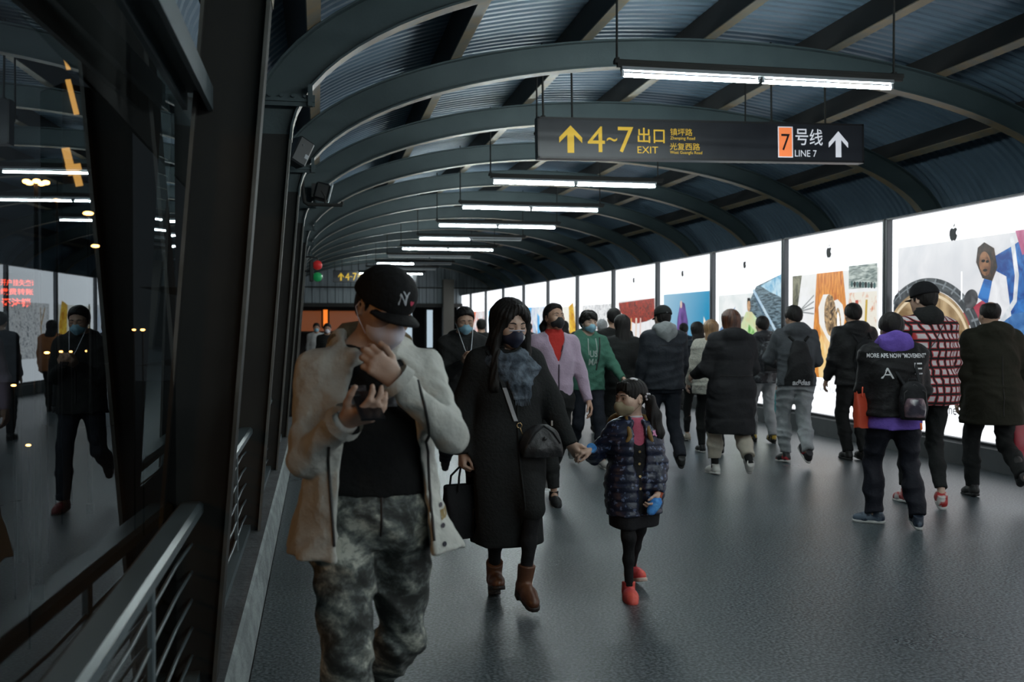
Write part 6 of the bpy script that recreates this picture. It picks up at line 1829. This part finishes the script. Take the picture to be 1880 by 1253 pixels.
def plaid_man():
    PL = bpy.data.materials.new('red plaid flannel'); n, l, b = nodes_of(PL); b.inputs['Roughness'].default_value = .9
    tc = n.new('ShaderNodeTexCoord'); sp = n.new('ShaderNodeSeparateXYZ'); l.new(tc.outputs['Object'], sp.inputs[0])
    def stripe(out, off, k=14.0):
        m1 = n.new('ShaderNodeMath'); m1.operation = 'MULTIPLY_ADD'; m1.inputs[1].default_value = k; m1.inputs[2].default_value = off; l.new(out, m1.inputs[0])
        m2 = n.new('ShaderNodeMath'); m2.operation = 'PINGPONG'; m2.inputs[1].default_value = .5; l.new(m1.outputs[0], m2.inputs[0]); return m2.outputs[0]
    xx = n.new('ShaderNodeMath'); xx.operation = 'ADD'; l.new(sp.outputs[0], xx.inputs[0]); l.new(sp.outputs[1], xx.inputs[1])
    a, c = stripe(xx.outputs[0], .1), stripe(sp.outputs[2], .0, 13.2)
    mn = n.new('ShaderNodeMath'); mn.operation = 'MINIMUM'; l.new(a, mn.inputs[0]); l.new(c, mn.inputs[1])
    cr = n.new('ShaderNodeValToRGB'); l.new(mn.outputs[0], cr.inputs[0]); q = cr.color_ramp; q.elements[0].position = .08; q.elements[0].color = (.006, .005, .006, 1); q.elements[1].position = .25; q.elements[1].color = (.60, .56, .58, 1)
    for ps, c_ in ((.11, (.03, .006, .008, 1)), (.14, (.42, .025, .03, 1)), (.20, (.48, .06, .065, 1))):
        w = q.elements.new(ps); w.color = c_
    l.new(cr.outputs[0], b.inputs['Base Color'])
    e = figure(1702, 8.7, AWAY - .1, 'tall person in a red and white plaid shirt and black cap with a black hood')
    r = Rig(1.93, lean=3, head=(22, 2, 0), feet={'L': (.07, -.20, .088, 6, 0), 'R': (-.075, .10, .10, -14, -22)}, arm={'L': (6, 10, 30), 'R': (8, 12, 22)}, wide=1.05); body(r, e, SKIN_P, vox=.007)
    c = cap_hat(r, e, cloth('black twill', (0.0149, 0.0149, 0.0168), .8), vox=.006, off=.024, brim=.05); hair_short(r, e, HAIR, off=.010, front=.03)
    for sg in (1, -1): mb = MB(); p = r.hd(sg * .062, .085, .055); mb.ball(p, .005, 8, 6); mb.build('eyelet', GOLD, c)
    j = top(r, e, PL, hem=.80, off=.042, sleeve=.058, cuff=.046, vox=.009, wrinkle=.008, seed=25, name='plaid_shirt')
    S = Sdf(.03); n0 = r.neck; S.ell(n0 + A3(0, .085, .01), A3(.12, .075, .095), None, .04); S.loft([(n0[2] - .03, 0, n0[1], .10, .09), (n0[2] + .09, 0, n0[1] + .01, .085, .085)]); S.cap(n0 + A3(-.09, .03, .04), n0 + A3(-.04, -.09, -.02), .04, .03); S.cap(n0 + A3(.09, .03, .04), n0 + A3(.04, -.09, -.02), .04, .03); S.noise(.008, 18, 8); S.mesh(.008, 'hood', BLACK, e)
    line_on(j, 'crossing_cord', ZIP, [(-.09, .3, 1.57), (.12, .3, 1.28)], *BACK, .004)
    trousers(r, e, BLACK, loose=1.0, hem=.06, vox=.010, flare=.9, wrinkle=.007); shoes(r, e, mat('red white trainer', (.42, .03, .03), .45, 0, (.55, .5, .48), 9, contrast=(.55, .6)), WHITE_SH, vox=.007)
plaid_man()
def purple_boy():
    e = figure(1640, 7.9, AWAY - .28, 'youth in a black lettered jacket over a purple hoodie with dark trousers')
    r = Rig(1.66, lean=2, head=(8, 10, 0), wide=1.12, bulk=1.18, feet={'L': (.125, -.06, .087, 2, 62), 'R': (-.155, .16, .10, -14, -4)}, hands={'L': (.17, -.24, 1.03, (.35, .8, -1)), 'R': (-.17, -.24, 1.03, (-.35, .8, -1))})
    body(r, e, SKIN_P, vox=.007); hair_short(r, e, HAIR, off=.024, front=.04, back=-.05, vox=.006)
    PU = cloth('purple fleece', (.155, .095, .42), .9, (.13, .08, .36), 8, .25, 50)
    top(r, e, PU, hem=.80, off=.034, vox=.010, name='hoodie', arms='', wrinkle=.006, seed=27)
    S = Sdf(.03); n0 = r.neck; S.ell(n0 + A3(0, .085, .015), A3(.13, .07, .085), None, .04); S.cap(n0 + A3(-.10, .02, .03), n0 + A3(-.05, -.09, -.02), .045, .03); S.cap(n0 + A3(.10, .02, .03), n0 + A3(.05, -.09, -.02), .045, .03); S.chain([n0 + A3(-.085, .05, .06), n0 + A3(0, .095, .075), n0 + A3(.085, .05, .06)], [.04, .042, .04]); S.noise(.008, 20, 5); S.mesh(.007, 'hood', PU, e)
    JB = cloth('black shell', (0.0158, 0.0158, 0.0168), .55); j = top(r, e, JB, hem=.905, off=.052, sleeve=.066, cuff=.05, vox=.009, wrinkle=.009, seed=28, hemw=1.03)
    WP = mat('white print', (.62, .63, .65), .7)
    text_on(j, 'back_lettering', 'MORE APE NOW "MOVEMENT"', .046, WP, (0, .3, 1.335), BACK, .001, .70)
    text_on(j, 'back_lettering', 'A', .12, WP, (.09, .3, 1.20), BACK, .0, 1.2); text_on(j, 'back_lettering', 'E', .13, WP, (-.15, .3, 1.235), BACK, .0, 1.3)
    trousers(r, e, cloth('navy tracksuit', (0.0168, 0.0178, 0.0248), .6), loose=1.18, hem=.0, vox=.009, flare=1.1, wrinkle=.010, seed=29)
    shoes(r, e, mat('navy trainer', (.02, .03, .05), .5, 0, (.10, .13, .17), 10, contrast=(.5, .55)), WHITE_SH, vox=.006)
    CL = mat('clear pink pvc', (.20, .13, .15), .15, 0, (.04, .035, .05), 9, .4, 12)
    backpack(e, r, (-.075, .265, 0.995), (.205, .12, .29), cloth('black pack', (.018, .019, .021), .6), 'small backpack with a clear pink front worn by the youth in purple', front=CL, pull=((-.03, .09, -.16), mat('orange tag', (.8, .14, .02), .5)))
    tote('shopping_bag', world_of(e, (.235, .04, 1.10)), e.rotation_euler.z + .5, .17, .27, .08, mat('orange red paper', (.55, .07, .025), .55, 0, (.48, .05, .02), 4), 'orange red shopping bag at the elbow of the youth in purple', drop=.06)
purple_boy()
def olive_man():
    e = figure(1822, 9.1, AWAY - .16, 'balding person in a dark olive coat carrying a red bag')
    r = Rig(1.79, lean=3, head=(0, 6, 0), wide=1.1, bulk=1.12, feet={'L': (.09, -.16, .088, 6, 0), 'R': (-.085, .36, .26, -68, -4)}, arm={'L': (4, 8, 14), 'R': (-4, 20, 12)}); body(r, e, SKIN, vox=.007)
    h = r.hs; S = Sdf(.01 * h); skull(S, r, .010); S.ell(r.hd(0, -.0, .125), A3(.055, .085, .05) * h, r.HR, .01 * h, '-'); p = r.hd(0, .02, -.035); S.plane(p, r.HR @ unit(A3(0, -.9, -1)), 'x', .01 * h); S.plane(r.hd(0, -.045, 0), r.HR @ A3(0, -1, 0), 'x', .01 * h); S.noise(.002, 70, 3); S.mesh(.006, 'hair', HAIR, e)
    OL = cloth('dark olive twill', (0.0200, 0.0200, 0.0139), .8, (0.0239, 0.0231, 0.0162), 5, .25, 30); j = top(r, e, OL, hem=.665, off=.052, sleeve=.066, cuff=.05, vox=.009, wrinkle=.008, seed=31, hood=1.25, hemw=1.06, name='coat')
    line_on(j, 'back_seam', ZIP, [(0, .3, 1.3), (0, .3, .69)], *BACK, .003)
    trousers(r, e, BLACK, loose=1.1, hem=.0, vox=.010, wrinkle=.008); shoes(r, e, BLACK_SH, BLACK_SH, vox=.007)
    w = r.wri['R']
    tote('shopping_bag', world_of(e, w + A3(.03, .0, -.085)), .25, .30, .34, .12, mat('red paper', (.34, .02, .035), .5, 0, (.29, .016, .03), 5), 'red shopping bag hanging from the hand of the person in the olive coat', text='HONG', tm=mat('white print', (.62, .63, .65), .7), taper=1.05)
olive_man()
# ---------------------------------------------------------------- heads in the distance
def far_person(px, depth, H, head_away, coat, hair, label, long=False, msk=None, legs=None, bald=False):
    e = figure(px, depth, AWAY if head_away else 0.0, label)
    r = Rig(H, lean=2, feet=N1 if px % 2 else N2); body(r, e, SKIN, vox=.011)
    if long: hair_long(r, e, hair, length=.26, vox=.011)
    else: hair_short(r, e, hair, vox=.010)
    if msk: mask(r, e, msk, vox=.008); eyes_of(r, e, (.001,))
    top(r, e, coat, hem=.78, off=.04, vox=.014); trousers(r, e, legs or BLACK, loose=1.05, vox=.014); shoes(r, e, BLACK_SH, BLACK_SH, vox=.011)
GH = mat('grey hair', (.30, .31, .32), .6, 0, (.22, .23, .24), 40)
far_person(1128, 13.2, 1.80, True, BLACK, HAIR, 'person in black with short dark hair, taller one behind the long-haired coat')
far_person(1106, 16.5, 1.68, True, NAVY, GH, 'grey-haired person far down the bridge between the masked and long-haired people')
far_person(1036, 20.0, 1.68, True, cloth('rust jacket', (.30, .12, .05)), HAIR, 'person in a rust coloured jacket far down the bridge beside the lilac fleece', True)
far_person(1256, 19.0, 1.63, True, NAVY, HAIR, 'distant dark-haired person just right of the denim jacket')
far_person(884, 18.0, 1.70, True, BLACK, HAIR, 'distant dark-haired person just right of the phone typist')
far_person(971, 24.0, 1.66, True, GREY, HAIR, 'distant person seen between the scarf and the lilac fleece')
far_person(581, 25.0, 1.66, False, cloth('white coat', (.5, .5, .5)), HAIR, 'distant masked person in a white coat beside the left columns', False, MASK_B)
far_person(601, 22.0, 1.64, False, BLACK, HAIR, 'distant masked person in black beside the left columns', False, MASK_W)
far_person(1077, 15.0, 1.76, True, NAVY, HAIR, 'distant person whose dark hair shows just above the green hoodie')
